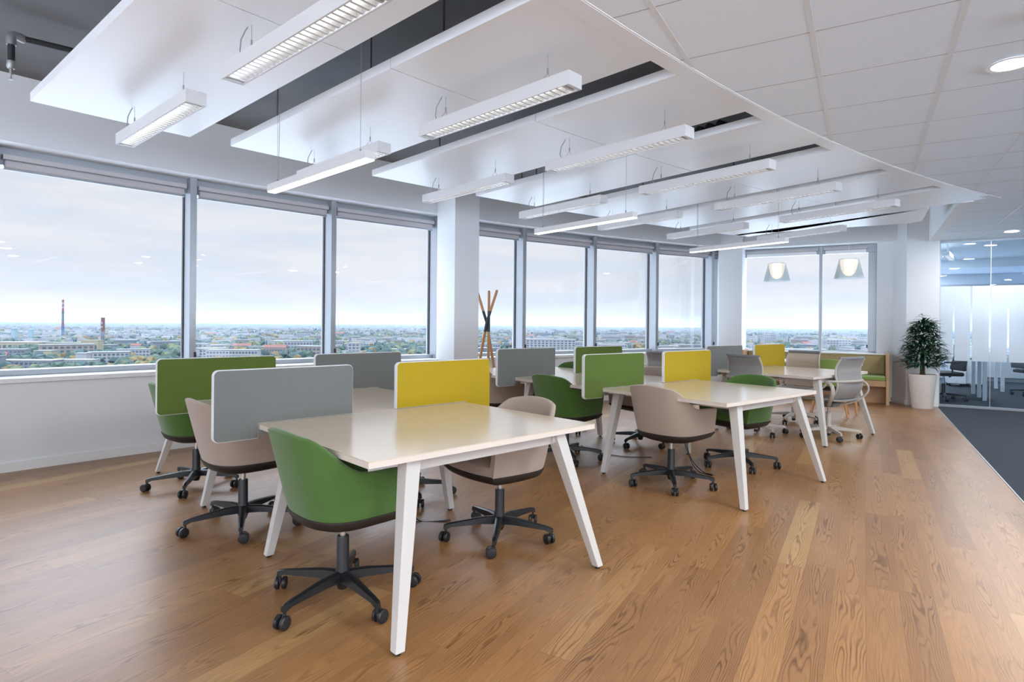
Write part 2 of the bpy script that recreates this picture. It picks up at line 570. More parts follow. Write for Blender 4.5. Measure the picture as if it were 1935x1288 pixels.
MUL = [-11.3, -7.8, -4.3, -0.8, 2.7, 6.2, 9.73, 13.24, 16.77, 20.2, 23.63, 26.9, 30.1, 33.2, 34.3]
for i in range(len(MUL) - 1):
    a0, a1 = MUL[i], MUL[i + 1]
    root = empty('window_%d' % (i + 1), PP(RF, (a0 + a1) / 2, 0.785))
    struct(root)
    inv = Vector(root.location)
    half = math.degrees(0.033 / RF)

    def blk(m_, r0, r1, p0, p1, z0, z1):
        q = [PP(r0, p0), PP(r1, p0), PP(r1, p1), PP(r0, p1)]
        q = [(x - inv.x, y - inv.y) for x, y in q]
        m_.prism(q, z0 - inv.z, z1 - inv.z)
    f = MB()
    blk(f, RF, RG + .06, a0, a1, 0.785, 0.835)
    blk(f, RF, RG + .06, a0, a1, 2.615, 2.77)
    f.build('window_frame', M['alu'], root, bevel=0.003)
    f = MB()
    blk(f, RF - .10, RF - .002, a0 - half, a0 + half, 0.785, 2.77)
    blk(f, RF - .002, RG + .06, a0 - half * .8, a0 + half * .8, 0.785, 2.77)
    f.build('mullion', M['alu'], root, bevel=0.003)
    g = MB()
    hb = half * 0.78
    for q0, q1 in ((a0 + hb, a0 + hb * 1.5), (a1 - hb * 1.5, a1 - hb)):
        blk(g, RG - .03, RG + .01, q0, q1, 0.835, 2.615)
    g.build('gasket', M['gasket'], root)
    p = MB()
    blk(p, RG, RG + .008, a0 + hb, a1 - hb, 0.835, 2.615)
    p.build('glass_pane', M['glass'], root)
    h = MB()
    ah = a0 + half * 2.4
    blk(h, RF - .118, RF - .100, ah - .02 - half * 1.7, ah + .02 - half * 1.7, 0.90, 0.955)
    h.build('window_handle', M['gasket'], root)
    # roller blind box and its rail under the head
    if i < 6:
        continue
    o = empty('roller_blind', PP(RF - .045, (a0 + a1) / 2, 2.60), 0.0,
              ['rolled up grey roller blind under the head of a window behind the camera side',
               'rolled up grey roller blind at the top of the far left window',
               'rolled up grey roller blind at the top of the second window from the left',
               'rolled up grey blind at the top of the window just left of the near column',
               'rolled up grey roller blind over the window behind the wooden coat rack',
               'rolled up blue grey roller blind right of the coat rack window',
               'rolled up blue grey roller blind over the window above the small green screen',
               'rolled up blue grey roller blind over the window before the narrow last pane',
               'short rolled up blind over the narrow pane beside the far column'][i - 5],
              'blind')
    inv = Vector(o.location)
    b = MB()
    blk(b, RF - .075, RF - .005, a0 + half + .05, a1 - half - .05, 2.655, 2.70)
    b.build('cassette', M['blind'], o, bevel=0.006)
    b = MB()
    blk(b, RF - .055, RF - .010, a0 + half + .08, a1 - half - .08, 2.585, 2.655)
    b.build('rolled_fabric', M['blind'], o, bevel=0.018, bseg=4)
    b = MB()
    blk(b, RF - .045, RF - .020, a0 + half + .08, a1 - half - .08, 2.568, 2.584)
    b.build('bottom_rail', M['alu'], o)

# far wall with its window
yF, yW = 12.05, 12.30
wl = MB()
wl.bx((-2.6, yF, 0), (0.42, 12.5, 0.79))
wl.bx((-2.6, yF, 2.745), (0.52, 12.5, 3.34))
wl.bx((0.19, yF + .001, 0.79), (0.60, 12.5, 2.745))
wl.bx((-2.6, yF, 0.79), (-2.02, 12.5, 2.745))
struct(wl.build('wall_back', M['wall']))
bulk = MB().bx((-2.0, yF - .10, 2.745), (0.50, yF - .001, 3.34))
struct(bulk.build('wall_back_upper', M['wall']))
sd = MB().prism([(0.42, 12.06), (0.60, 11.74), (0.62, 12.5), (0.42, 12.5)], 0, 3.34)
struct(sd.build('wall_right', M['wall']))
struct(MB().prism([(0.40, 12.055), (0.59, 11.72), (0.60, 11.735), (0.415, 12.065)], 0, 0.08).build('baseboard_right', M['white']))
root = struct(empty('window_20', (-0.95, yW, 0.79)))


def rb(m_, x0, x1, y0, y1, z0, z1, o=(-0.95, yW, 0.79)):
    m_.bx((x0 - o[0], y0 - o[1], z0 - o[2]), (x1 - o[0], y1 - o[1], z1 - o[2]))
    return m_


f = MB()
rb(f, -2.02, 0.19, yW, yW + .08, 0.79, 0.835)
rb(f, -2.02, 0.19, yW, yW + .08, 2.60, 2.745)
rb(f, 0.062, 0.19, yW, yW + .08, 0.836, 2.599)
f.build('window_frame', M['alu'], root, bevel=0.003)
f = MB()
rb(f, -0.712, -0.660, yW - .05, yW + .079, 0.795, 2.74)
f.build('mullion', M['alu'], root, bevel=0.003)
rb(MB(), -2.02, -0.712, yW + .04, yW + .05, 0.83, 2.62).build('glass_pane', M['glass'], root)
rb(MB(), -0.660, 0.062, yW + .04, yW + .05, 0.83, 2.62).build('glass_pane', M['glass'], root)
rb(MB(), 0.040, 0.060, yW - .03, yW, 0.90, 0.96).build('window_handle', M['gasket'], root)
struct(MB().bx((-2.0, yF - .03, 0.79), (0.30, yW, 0.815)).build('trim_3', M['sill']))
for k, (x0, x1) in enumerate(((-1.99, -0.73), (-0.64, 0.05))):
    o = empty('roller_blind', ((x0 + x1) / 2, yW - .03, 2.6), 0,
              ('rolled up blind over the wide left pane of the far window', 'rolled up blind over the narrow right pane of the far window')[k], 'blind')
    w2 = (x1 - x0) / 2
    MB().bx((-w2, -.03, .06), (w2, .03, .11)).build('cassette', M['blind'], o, bevel=.006)
    MB().bx((-w2 + .02, -.02, -.005), (w2 - .02, .022, .06)).build('rolled_fabric', M['sill'], o, bevel=.018, bseg=4)

struct(MB().bx((6.4, 5.5, 0), (6.55, 19, 3.34)).build('wall_bounce_right', M['wall']))  # unseen wall added to bounce window light, cut short to admit side light
# columns
cN, cT = (0.9588, -0.2840), (0.2840, 0.9588)
k1, k2 = (-4.633, 6.329), (-4.516, 6.723)
struct(MB().prism([k1, k2, (k2[0] - cN[0] * .95, k2[1] - cN[1] * .95), PP(26.05, 20.40), PP(RF - .11, 20.30), PP(RW, 19.93)], 0, 3.34).build('wall_column_near', M['column']))
struct(MB().prism([(-2.385, 11.75), (-1.967, 11.75), (-2.005, 12.45), (-2.60, 12.45)], 0, 3.34).build('wall_column_far', M['column']))
struct(MB().prism([(0.60, 11.73), (1.045, 11.73), (1.045, 12.5), (0.60, 12.5)], 0, 3.34).build('wall_column_right', M['column']))
struct(MB().bx((0.585, 11.715, 0), (1.045, 11.729, 0.08)).build('baseboard_back', M['white']))

# ceilings: slab, tile field with a curved border, beam at the right column
slab = MB().prism([PP(26.0, ph) for ph in range(-8, 35, 2)] + [(1.2, 12.5), (1.2, -5.2)], 3.34, 3.5)
struct(slab.build('ceiling_slab', M['slab']))
ZC = 2.67
RT = 20.56
edge = [PP(RT, ph) for ph in [4 + i * 1.2 for i in range(22)]]
edge = [p for p in edge if p[0] < 1.0 and p[1] > -2.2 and p[1] < 8.15]
tilepoly = [(edge[0][0] - .05, -2.2)] + edge + [(1.03, 8.21), (1.03, 12.4), (6.4, 12.4), (6.4, -2.2)]
tc_ = MB().prism([p for p in tilepoly if True], ZC + .004, ZC + .05)
# clip the tile field at the glass partition
tc_ = MB().prism([(edge[0][0] - .05, -2.2)] + edge + [(1.03, 8.21), (1.03, Y_GLASS + .03), (6.4, Y_GLASS + .03), (6.4, -2.2)], ZC + .004, ZC + .05)
struct(tc_.build('ceiling', M['tile']))


def edge_x(y):
    """x of the tile field's rim at y"""
    if y >= 8.21: return 1.03
    return C0[0] - math.sqrt(RT * RT - (y - C0[1]) ** 2)


gr = MB()
gj = MB()
T0 = 0.585
xs = [-0.807 + T0 * 0 + i * 0.5875 for i in range(0, 13)]
for x in xs:
    y0 = -2.2
    if x < 1.03:
        y1 = C0[1] + math.sqrt(max(0.01, RT * RT - (C0[0] - x) ** 2))
        y1 = min(y1, 8.2)
        if x < edge_x(-2.2): y0 = -2.2
        # the rim curves away from y1 on the near side of the arc: tiles lie right of the rim
        lo = C0[1] - 0
        ya = [yy / 50 for yy in range(-110, 593) if edge_x(yy / 50) < x]
        if not ya: continue
        y0, y1 = min(ya), max(ya)
    else:
        y1 = Y_GLASS - .03
    gr.bx((x - .012, y0, ZC + .002), (x + .012, y1, ZC + .0042))
ys = [3.13 + (i - 9) * 0.585 for i in range(0, 24)]
for y in ys:
    if y < -2.1 or y > Y_GLASS - .1: continue
    gj.bx((edge_x(y), y - .004, ZC + .0034), (6.4, y + .004, ZC + .0045))
struct(gr.build('trim_4', M['grid']))
struct(gj.build('trim_9', mat('tile_joint', (0.45, 0.45, 0.46), 0.7)))
# flat white rim strip between the panels and the tiles, and the beam beside the recess
rim = MB().arcwall(RT + .008, RT + .105, 5, 29.6, ZC - .002, ZC + .03, 0.8)
struct(rim.build('trim_5', M['panel'], smooth=20))
beam = MB().prism([(0.895, 8.22), (1.03, 8.21), (1.03, 11.73), (0.895, 11.73)], ZC - .001, 3.34)
struct(beam.build('trim_6', M['column']))
b2 = MB().arcwall(RT, RT + .01, 5, 30.3, ZC, 3.34, 0.8)
struct(b2.build('trim_7', M['white'], smooth=20))

# ------------------------------------------------------------------ suspended metal panels, a fan of eight
GAPS = [(9.49, 11.77), (12.49, 14.88), (15.58, 17.85), (18.6, 20.72), (21.5, 23.95), (24.5, 26.95), (27.5, 30.05), (30.55, 34.2)]
ORD = ['first', 'second', 'third', 'fourth', 'fifth', 'sixth', 'seventh', 'eighth']
for k, (p0, p1) in enumerate([(5.6, 8.77)] + GAPS):
    if k == 0: continue
    root = empty('ceiling_panel', PP(22.3, (p0 + p1) / 2, ZC), 0,
                 ('white metal ceiling panel, %s from the left in the hanging fan' % ORD[k - 1]) if k < 8 else 'last cut-off ceiling panel of the fan, beside the far column',
                 'ceiling panel', None)
    ox, oy = root.location.x, root.location.y
    R0, R1 = 20.66, 23.9
    if k < 8:
        for part, ra, rc in (('inner_sheet', R0, 21.745), ('outer_sheet', 21.752, R1)):
            m_ = MB()
            n = 3
            rings = []
            for i in range(n + 1):
                ph = p0 + (p1 - p0) * i / n
                rings.append([(PP(r, ph)[0] - ox, PP(r, ph)[1] - oy, z) for r, z in ((ra, 0), (rc, 0), (rc, .055), (ra, .055))])
            m_.loft(rings)
            m_.build(part, M['panel'], root, smooth=20)
    else:
        # clipped along y = 9.55 and x = 0.645
        pts = [PP(20.66, 30.55), PP(23.9, 30.55)]
        pts = [PP(R0, 30.55), (0.645, 8.40), (0.645, 9.45), (0.50, 9.55), (-1.80, 9.60), PP(23.9, 29.8 + .75)]
        pts = [(0.62, 8.44), (0.645, 8.45), (0.645, 9.42), (0.50, 9.55), (-1.72, 9.58), PP(23.88, 29.45 + 1.1)]
        MB().prism([(x - ox, y - oy) for x, y in pts], 0, .055).build('sheet', M['panel'], root)

# ------------------------------------------------------------------ louvre luminaires
def make_louvre():
    o = empty('louvre_lamp', (0, 0, 0))
    Lh, Wh, Ht = 0.60, 0.052, 0.07
    h = MB()
    h.bx((-Lh, -Wh, Ht - .004), (Lh, Wh, Ht))
    h.bx((-Lh, -Wh, 0), (Lh, -Wh + .008, Ht - .004))
    h.bx((-Lh, Wh - .008, 0), (Lh, Wh, Ht - .004))
    h.bx((-Lh, -Wh + .008, 0), (-Lh + .02, Wh - .008, Ht - .004))
    h.bx((Lh - .02, -Wh + .008, 0), (Lh, Wh - .008, Ht - .004))
    h.build('housing', M['fix'], o)
    l = MB()
    w = Wh - .009
    for s in (-1, 1):                      # the two sloping side reflectors
        l.loft([[(x, s * w, .003), (x, s * (w - .018), .045), (x, s * w, .045)] for x in (-Lh + .021, Lh - .021)])
    for i in range(28):                    # cross fins
        x = -Lh + .05 + i * (2 * Lh - .10) / 27
        l.loft([[(x - .006, y, .004), (x + .006, y, .004), (x + .0015, y, .034), (x - .0015, y, .034)] for y in (-w + .001, w - .001)])
    l.build('louvre', M['louver'], o)
    t = MB().tube([(-Lh + .04, 0, .052), (Lh - .04, 0, .052)], .008, 10)
    t.build('tube', M['tube'], o, smooth=True)
    ld = bpy.data.lights.new('tube_light', 'AREA')
    ld.shape = 'RECTANGLE'
    ld.size, ld.size_y = 2 * Lh - .10, .05
    ld.energy = LOUVRE_W
    ld.color = (1.0, 0.985, 0.95)
    lo = bpy.data.objects.new('tube_light', ld)
    COL.objects.link(lo)
    lo.parent = o
    lo.location = (0, 0, .040)
    for x in (-.40, .42):                  # suspension: inverted V and a wire up to the panel
        c = MB()
        c.tube([(x, -.04, Ht), (x, 0, Ht + .05)], .0012, 5)
        c.tube([(x, .04, Ht), (x, 0, Ht + .05)], .0012, 5)
        c.tube([(x, 0, Ht + .045), (x, 0, ZC - 2.452)], .0012, 5)
        c.tube([(x, 0, Ht + .045), (x, 0, Ht + .075)], .0045, 6)
        c.build('suspension_wire', M['cable'], o)
    c = MB()
    c.tube([(-.46, -.02, Ht), (-.475, -.02, Ht + .04), (-.465, -.02, Ht + .09), (-.44, -.01, Ht + .13), (-.44, 0, ZC - 2.452)], .003, 6)
    c.build('power_cable', M['cable'], o, smooth=True)
    return o


proto = make_louvre()
LAMPS = []
pc = [10.60, 13.68, 16.72, 19.77, 22.80, 25.90]
nm = ['first', 'second', 'third', 'fourth', 'fifth', 'sixth']
for k, ph in enumerate(pc):
    LAMPS.append((21.42 if k else 21.44, ph, 'long white louvre lamp on the corridor side of the %s ceiling panel from the left' % nm[k]))
    LAMPS.append((23.08, ph, 'white louvre lamp at the window end of the %s ceiling panel from the left' % nm[k]))
LAMPS.append((22.52, 28.78, 'furthest white louvre lamp, under the seventh ceiling panel, above the far window'))
for i, (r, ph, lab) in enumerate(LAMPS):
    o = proto if i == 0 else copy_tree(proto)
    o.location = PP(r, ph, 2.45)
    o.rotation_euler = (0, 0, -math.radians(ph))
    tag(o, lab, 'ceiling lamp')


# linear LED pendants hanging low from the slab through the gaps
def make_linear():
    o = empty('linear_pendant_lamp', (0, 0, 0))
    MB().bx((-.585, -.03, .006), (.585, .03, .05)).build('housing', M['fix'], o, bevel=.002)
    MB().bx((-.583, -.026, 0), (.583, .026, .006)).build('diffuser', M['led'], o)
    for x in (-.50, .49):
        c = MB().tube([(x, 0, .05), (x, 0, 3.34 - 2.12)], .0013, 5)
        c.tube([(x, 0, .05), (x, 0, .075)], .005, 6)
        c.build('suspension_wire', M['cable'], o)
    c = MB().tube([(-.50, .006, .05), (-.498, .01, .4), (-.503, .006, .9), (-.50, 0, 3.34 - 2.12)], .0018, 6)
    c.build('power_cable', M['cable'], o)
    return o


LIN = [((-3.335, 2.530), (-2.190, 2.254), 'slim glowing linear lamp hanging over the nearest desk group'),
       ((-2.675, 4.921), (-1.530, 4.499), 'slim glowing linear lamp hanging over the middle desk group'),
       ((-1.737, 6.995), (-0.665, 6.519), 'slim glowing linear lamp hanging over the far desk group')]
lp = make_linear()
for i, (a, b, lab) in enumerate(LIN):
    o = lp if i == 0 else copy_tree(lp)
    o.location = ((a[0] + b[0]) / 2, (a[1] + b[1]) / 2, 2.12)
    o.rotation_euler = (0, 0, math.atan2(b[1] - a[1], b[0] - a[0]))
    tag(o, lab, 'ceiling lamp')


# recessed downlights
def spot_light(o, r, w):
    ld = bpy.data.lights.new('disc_light', 'AREA')
    ld.shape = 'DISK'
    ld.size = 2 * r
    ld.energy = w
    ld.color = (0.93, 0.97, 1.0)
    lo = bpy.data.objects.new('disc_light', ld)
    COL.objects.link(lo)
    lo.parent = o
    lo.location = (0, 0, -.007)


def downlight(x, y, z, lab, r=.085, grp=None):
    o = empty('downlight', (x, y, z), 0, lab, 'ceiling lamp', grp)
    MB().lathe([(r, .004), (r + .016, .0), (r + .02, -.006), (r - .002, -.004), (r, .004)], n=32).build('trim_ring', M['white'], o, smooth=True)
    MB().cyl((0, 0), r - .003, -.003, .0, 32).build('disc', M['down'], o)
    spot_light(o, r, DOWN_W)
    return o


downlight(0.653, 4.01, ZC - .001, 'bright round downlight in the tiles at the right edge, nearest one')
downlight(1.823, 11.02, ZC - .001, 'round downlight in the tiles just before the glass partition')
for x, y in ((1.82, 8.66), (1.82, 6.32), (1.82, 3.98), (1.82, 1.64), (1.82, -0.7), (3.57, 8.66), (3.57, 6.32), (3.57, 3.98), (3.57, 1.64), (3.57, -0.7), (0.65, 1.64), (0.65, -0.7)):  # extra unseen downlights, added to brighten floor and ceiling
    downlight(x, y, ZC - .001, 'added fill downlight in the corridor tiles, unseen beyond the right edge', .085, 'added fill downlights beyond the right edge')
o = empty('smoke_detector', (0.66, 3.42, ZC), 0, 'small round white detector on a ceiling tile, cut by the right edge', 'detector')
MB().lathe([(0.001, -.04), (.03, -.04), (.045, -.02), (.055, 0), (.001, 0)], n=28).build('housing', M['white'], o, smooth=True)


# ------------------------------------------------------------------ desks
TL, TW, TZ = 1.384, 1.165, 0.74


def leg_mb(x0, y0, x1, y1, z1=.712, w0=.072, w1=.042):
    """tapering square leg, top (x0,y0) to foot (x1,y1)"""
    m_ = MB()
    r = []
    for (x, y, z, w) in ((x1, y1, .012, w1), (x0, y0, z1, w0)):
        h = w / 2
        r.append([(x - h, y - h, z), (x + h, y - h, z), (x + h, y + h, z), (x - h, y + h, z)])
    m_.loft(r)
    return m_


def make_desk(cx, cy, th, legs, label, group=None, first=True):
    o = empty('desk', (cx, cy, 0), math.radians(th), label, 'desk')
    hx, hy = TL / 2, TW / 2 - .003
    MB().bx((-hx, -hy, TZ - .004), (hx, hy, TZ)).build('tabletop', M['maple'], o)
    MB().bx((-hx, -hy, TZ - .028), (hx, hy, TZ - .0041)).build('table_edge', M['edge'], o)
    rail = MB()
    for y in ([-.50] if 'f' in legs else []) + ([.50] if 'r' in legs else []):
        rail.bx((-.45, y - .016, .655), (.45, y + .016, .711))
    rail.bx((-.45, -hy + .05, .665), (-.41, hy - .05, .711))
    rail.bx((.41, -hy + .05, .665), (.45, hy - .05, .711))
    rail.build('under_frame', M['leg'], o)
    spots = []
    if 'f' in legs: spots += [(-.455, -.505, -.612, -.672), (.455, -.505, .612, -.672)]
    if 'm' in legs: spots += [(-.47, hy - .0, -.617, hy + .04), (.47, hy - .0, .617, hy + .04)]
    if 'r' in legs: spots += [(-.455, .505, -.625, .70), (.455, .505, .625, .70)]
    for (x0, y0, x1, y1) in spots:
        l = leg_mb(x0, y0, x1, y1).build('leg', M['leg'], o, bevel=.003)
        MB().cyl((x1, y1), .014, 0, .012, 14).build('foot_pad', M['black'], l)
    return o


def rounded_rect(x0, x1, z0, z1, r, n=6, corners=(1, 1, 1, 1)):
    pts = []
    for (cx, cz, a0, c) in ((x0 + r, z0 + r, PI, corners[0]), (x1 - r, z0 + r, 1.5 * PI, corners[1]), (x1 - r, z1 - r, 0, corners[2]), (x0 + r, z1 - r, .5 * PI, corners[3])):
        if c:
            for i in range(n + 1):
                a = a0 + .5 * PI * i / n
                pts.append((cx + r * math.cos(a), cz + r * math.sin(a)))
        else:
            pts.append((cx - r if a0 in (PI, .5 * PI) else cx + r, cz - r if a0 in (PI, 1.5 * PI) else cz + r))
    return pts


def make_screen(th, x, y, side, colour, label):
    """desk divider: white rounded core with a coloured fabric face on both sides, dropping below the
    worktop where it overhangs. side -1: overhang at -x end, +1: at +x end (desk axes)"""
    o = empty('desk_screen', (x, y, TZ), math.radians(th) + (PI if side > 0 else 0), label, 'desk divider')
    # local: overhang end at -x = -.92.. -.155 from the bench centre line
    xa, xb, xt = -.922, -.150, -TL / 2 - .004
    zb, zt, z0 = -.077, .293, .0015
    r = .03

    def outline(i):
        p = []
        rr = r - i
        def arc_(cx, cz, a0):
            for k in range(7):
                a = a0 + .5 * PI * k / 6
                p.append((cx + rr * math.cos(a), cz + rr * math.sin(a)))
        arc_(xa + r, zb + r, PI)
        p.append((xt - i, zb + i))
        p.append((xt - i, z0 + i))
        p.append((xb - i, z0 + i))
        arc_(xb - r, zt - r, 0)
        arc_(xa + r, zt - r, .5 * PI)
        return p
    core = MB()
    pr = outline(0)
    core.loft([[(a, -.015, b) for a, b in pr], [(a, .015, b) for a, b in pr]])
    core.build('core', M['screen_edge'], o, bevel=.003)
    pr = outline(.004)
    for s in (-1, 1):
        f_ = MB()
        f_.loft([[(a, s * .0151, b) for a, b in pr], [(a, s * .0185, b) for a, b in pr]])
        f_.build('fabric_face', M[colour], o)
    br = MB().box((-.66, 0, -.045), (.05, .05, .03))
    br.build('bracket', M['galv'], o)
    return o


CL = [((-2.016, 2.534), 73.66, 3), ((-1.122, 5.171), 69.82, 3), ((-0.747, 7.942), 68.7, 2)]
names = ['nearest', 'middle', 'far']
rown = ['front', 'second', 'rear']
for ci, ((cx, cy), th, n) in enumerate(CL):
    Bv = dirv(th + 90)
    for r in range(n):
        c = Vector((cx, cy, 0)) + Bv * TW * r
        make_desk(c.x, c.y, th, ('f' if r == 0 else '') + ('m' if r < n - 1 else 'r'),
                  'white and maple desk, %s one of the %s desk group' % (rown[r] if not (n == 2 and r == 1) else 'rear', names[ci]))
SCR = [
    (0, .5, -1, 'scr_grey', 'grey desk screen nearest the camera, overhanging the beige chair on the left'),
    (0, .5, 1, 'scr_yellow', 'large yellow desk screen in the middle of the nearest desk group'),
    (0, 1.5, -1, 'scr_green', 'leftmost green desk screen, in front of the window'),
    (0, 1.5, 1, 'scr_grey', 'pale grey desk screen below the window beside the near column'),
    (1, .5, -1, 'scr_green', 'large green desk screen in front of the smaller green one, middle desk group'),
    (1, .5, 1, 'scr_yellow', 'yellow desk screen of the middle desk group'),
    (1, 1.5, -1, 'scr_grey', 'pale grey desk screen right of the coat rack'),
    (1, 1.5, 1, 'scr_green', 'small green desk screen behind the large green one'),
    (2, .5, -1, 'scr_grey', 'pale grey desk screen below the far column'),
    (2, .5, 1, 'scr_yellow', 'smallest yellow desk screen, in front of the far window'),
]
for ci, b, side, colr, lab in SCR:
    (cx, cy), th, n = CL[ci]
    c = Vector((cx, cy, 0)) + dirv(th + 90) * TW * b
    make_screen(th, c.x, c.y, side, colr, lab)


# ------------------------------------------------------------------ casters and star bases
def make_caster(x, y, rot, parent, mat_body='black'):
    """twin wheel caster hanging from a stem at (x, y)"""
    m_ = MB()
    R = Matrix.Rotation(rot, 3, 'Z')
    c = Vector((x, y, .030)) + R @ Vector((0, -.016, 0))
    for s in (-1, 1):
        rings = []
        for (dx, rr) in ((.007, .024), (.009, .029), (.021, .030), (.026, .026), (.028, .014)):
            rings.append([c + R @ Vector((s * dx, rr * math.cos(2 * PI * k / 18), rr * math.sin(2 * PI * k / 18))) for k in range(18)])
        m_.loft(rings)
    m_.tube([(x, y, .085), (x, y, .034)], .0075, 8)
    m_.tube([(x, y, .058), tuple(c + Vector((0, 0, .004)))], .008, 6)
    return m_.build('caster', M['tyre'], parent, smooth=True)


def star_leg(ang, parent, m, tip=.325, hub_z=.118, tip_z=.098, w0=.026, w1=.013):
    d = dirv(math.degrees(ang))
    s = Vector((-d.y, d.x, 0))
    l = MB()
    rings = []
    for (r, z, w, h0, h1) in ((.015, hub_z, w0, .034, .012), (.11, hub_z - .002, w0 * .85, .028, .012), (tip - .03, tip_z, w1 * 1.15, .016, .008),
                              (tip, tip_z - .004, w1, .024, .006), (tip + .012, tip_z - .008, w1 * .8, .020, .004)):
        c = d * r
        rings.append([c + s * w + Vector((0, 0, z - h0)), c - s * w + Vector((0, 0, z - h0)), c - s * w * .8 + Vector((0, 0, z + h1 - .004)),
                      c - s * w * .3 + Vector((0, 0, z + h1)), c + s * w * .3 + Vector((0, 0, z + h1)), c + s * w * .8 + Vector((0, 0, z + h1 - .004))])
    l.loft(rings)
    o = l.build('base_leg', m, parent, smooth=35)
    t = d * tip
    make_caster(t.x, t.y, random.uniform(0, 6.28), o)
    return o


def make_base(parent, rot, m, col_m, z_top=.36):
    MB().lathe([(.001, .045), (.022, .045), (.030, .07), (.033, .10), (.033, .135), (.029, .145), (.028, .285), (.026, .29), (.001, .29)], n=22).build('column', col_m, parent, smooth=35)
    MB().cyl((0, 0), .0145, .288, z_top, 16).build('gas_lift', M['steel'], parent, smooth=True)
    for k in range(5):
        star_leg(rot + k * 2 * PI / 5, parent, m)


# ------------------------------------------------------------------ upholstered shell chair (faces local +y)
def shell_plan(u):
    """unit plan curve of the tub, u -1..1 from left arm front over the back to right arm front"""
    a = abs(u)
    s = 1 if u >= 0 else -1
    if a < .72:
        t = a / .72 * (PI / 2)
        x = .302 * math.sin(t) ** .78
        y = -.262 * math.cos(t) ** .72
    else:
        k = (a - .72) / .28
        x = .302 - .030 * k * k
        y = .245 * k
    return s * x, y


def rim_z(u):
    a = abs(u)
    def ss(t): t = max(0, min(1, t)); return t * t * (3 - 2 * t)
    return .812 - .022 * ss(a / .35) - .160 * ss((a - .26) / .46) - .012 * ss((a - .8) / .2)


def make_shell_chair(fabric, legs_wood=False):
    o = empty('tub_chair', (0, 0, 0))
    NU, NV = 48, 12
    us = [-1 + 2 * i / NU for i in range(NU + 1)]
    z0 = .432
    th_ = .030

    def pt(u, f, inset):
        x, y = shell_plan(u)
        zr = rim_z(u)
        z = z0 + (zr - z0) * f
        hgt = (z - z0) / .37
        sc = .845 + .155 * min(1, max(0, hgt)) ** .75
        lean = -.055 * max(0, hgt) ** 1.1 * max(0, -y / .262)
        L_ = math.hypot(x, y) or 1
        # inward direction: towards the seat centre
        nx, ny = -x / .30, -y / .26 if y < 0 else 0
        nl = math.hypot(nx, ny) or 1
        return Vector((x * sc + nx / nl * inset, y * (sc if y < 0 else 1.0) + lean + ny / nl * inset, z))
    rings = []
    for j in range(NV + 1):
        rings.append([pt(u, j / NV, 0) for u in us])
    rings.append([pt(u, 1, th_ * .28) + Vector((0, 0, .008)) for u in us])
    rings.append([pt(u, 1, th_ * .75) + Vector((0, 0, .008)) for u in us])
    for j in range(NV, 0, -1):
        rings.append([pt(u, j / NV, th_ + .012 * (1 - j / NV)) for u in us])
    m_ = MB()
    n = NU + 1
    vs = [p for r in rings for p in r]
    fs = []
    for k in range(len(rings) - 1):
        for i in range(n - 1):
            fs.append((k * n + i, k * n + i + 1, (k + 1) * n + i + 1, (k + 1) * n + i))
    K = len(rings)
    # arm fronts and the bottom lip
    fs.append(tuple(k * n for k in range(K)))
    fs.append(tuple(k * n + n - 1 for k in range(K - 1, -1, -1)))
    for i in range(n - 1):
        fs.append((i + 1, i, (K - 1) * n + i, (K - 1) * n + i + 1))
    m_.add(vs, fs)
    m_.build('shell', fabric, o, smooth=55)
    # closed outline of the seat
    def outl(sc, fy):
        p = []
        for u in us[::2]:
            x, y = shell_plan(u)
            p.append((x * sc, y * sc if y < 0 else y * fy))
        # bowed front
        xa = shell_plan(1)[0] * sc
        for k in range(1, 10):
            x = xa - 2 * xa * k / 10
            p.append((x, .245 * fy + .028 * (1 - (x / xa) ** 2)))
        return p
    c_ = MB()
    c_.loft([[(x, y, .436) for x, y in outl(.80, .99)], [(x, y, .450) for x, y in outl(.80, 1.0)], [(x, y, .485) for x, y in outl(.775, .99)], [(x, y, .498) for x, y in outl(.70, .92)],
             [(x, y, .505) for x, y in outl(.40, .5)]])
    c_.build('seat_cushion', fabric, o, smooth=50)
    p_ = MB()
    p_.loft([[(x, y, .434) for x, y in outl(.862, 1.02)], [(x, y, .424) for x, y in outl(.865, 1.02)], [(x, y, .392) for x, y in outl(.80, .90)],
             [(x, y, .368) for x, y in outl(.60, .62)], [(x, y, .352) for x, y in outl(.30, .3)]])
    p_.build('under_pan', M['pan'], o, smooth=45)
    if legs_wood:
        for sx, sy in ((-1, -1), (1, -1), (-1, 1), (1, 1)):
            MB().tube([(sx * .15, sy * .13, .40), (sx * .24, sy * .22, 0)], [.017, .012], 10).build('leg', M['rodwood'], o, smooth=True)
    return o


protos = {}


def place_chair(kind, x, y, face, base_ang, label):
    """face: world direction the sitter looks (deg); base_ang: world angle of one base leg (deg)"""
    if kind not in protos:
        protos[kind] = make_shell_chair(M[kind])
        o = protos[kind]
    else:
        o = copy_tree(protos[kind])
        for ch in list(o.children):
            if ch.name.split('.')[0] in ('base_leg', 'column', 'gas_lift'):
                for g in list(ch.children): bpy.data.objects.remove(g)
                bpy.data.objects.remove(ch)
    o.location = (x, y, 0)
    o.rotation_euler = (0, 0, math.radians(face - 90))
    tag(o, label, 'chair')
    make_base(o, math.radians(base_ang - (face - 90)), M['black'], M['black'])
    return o


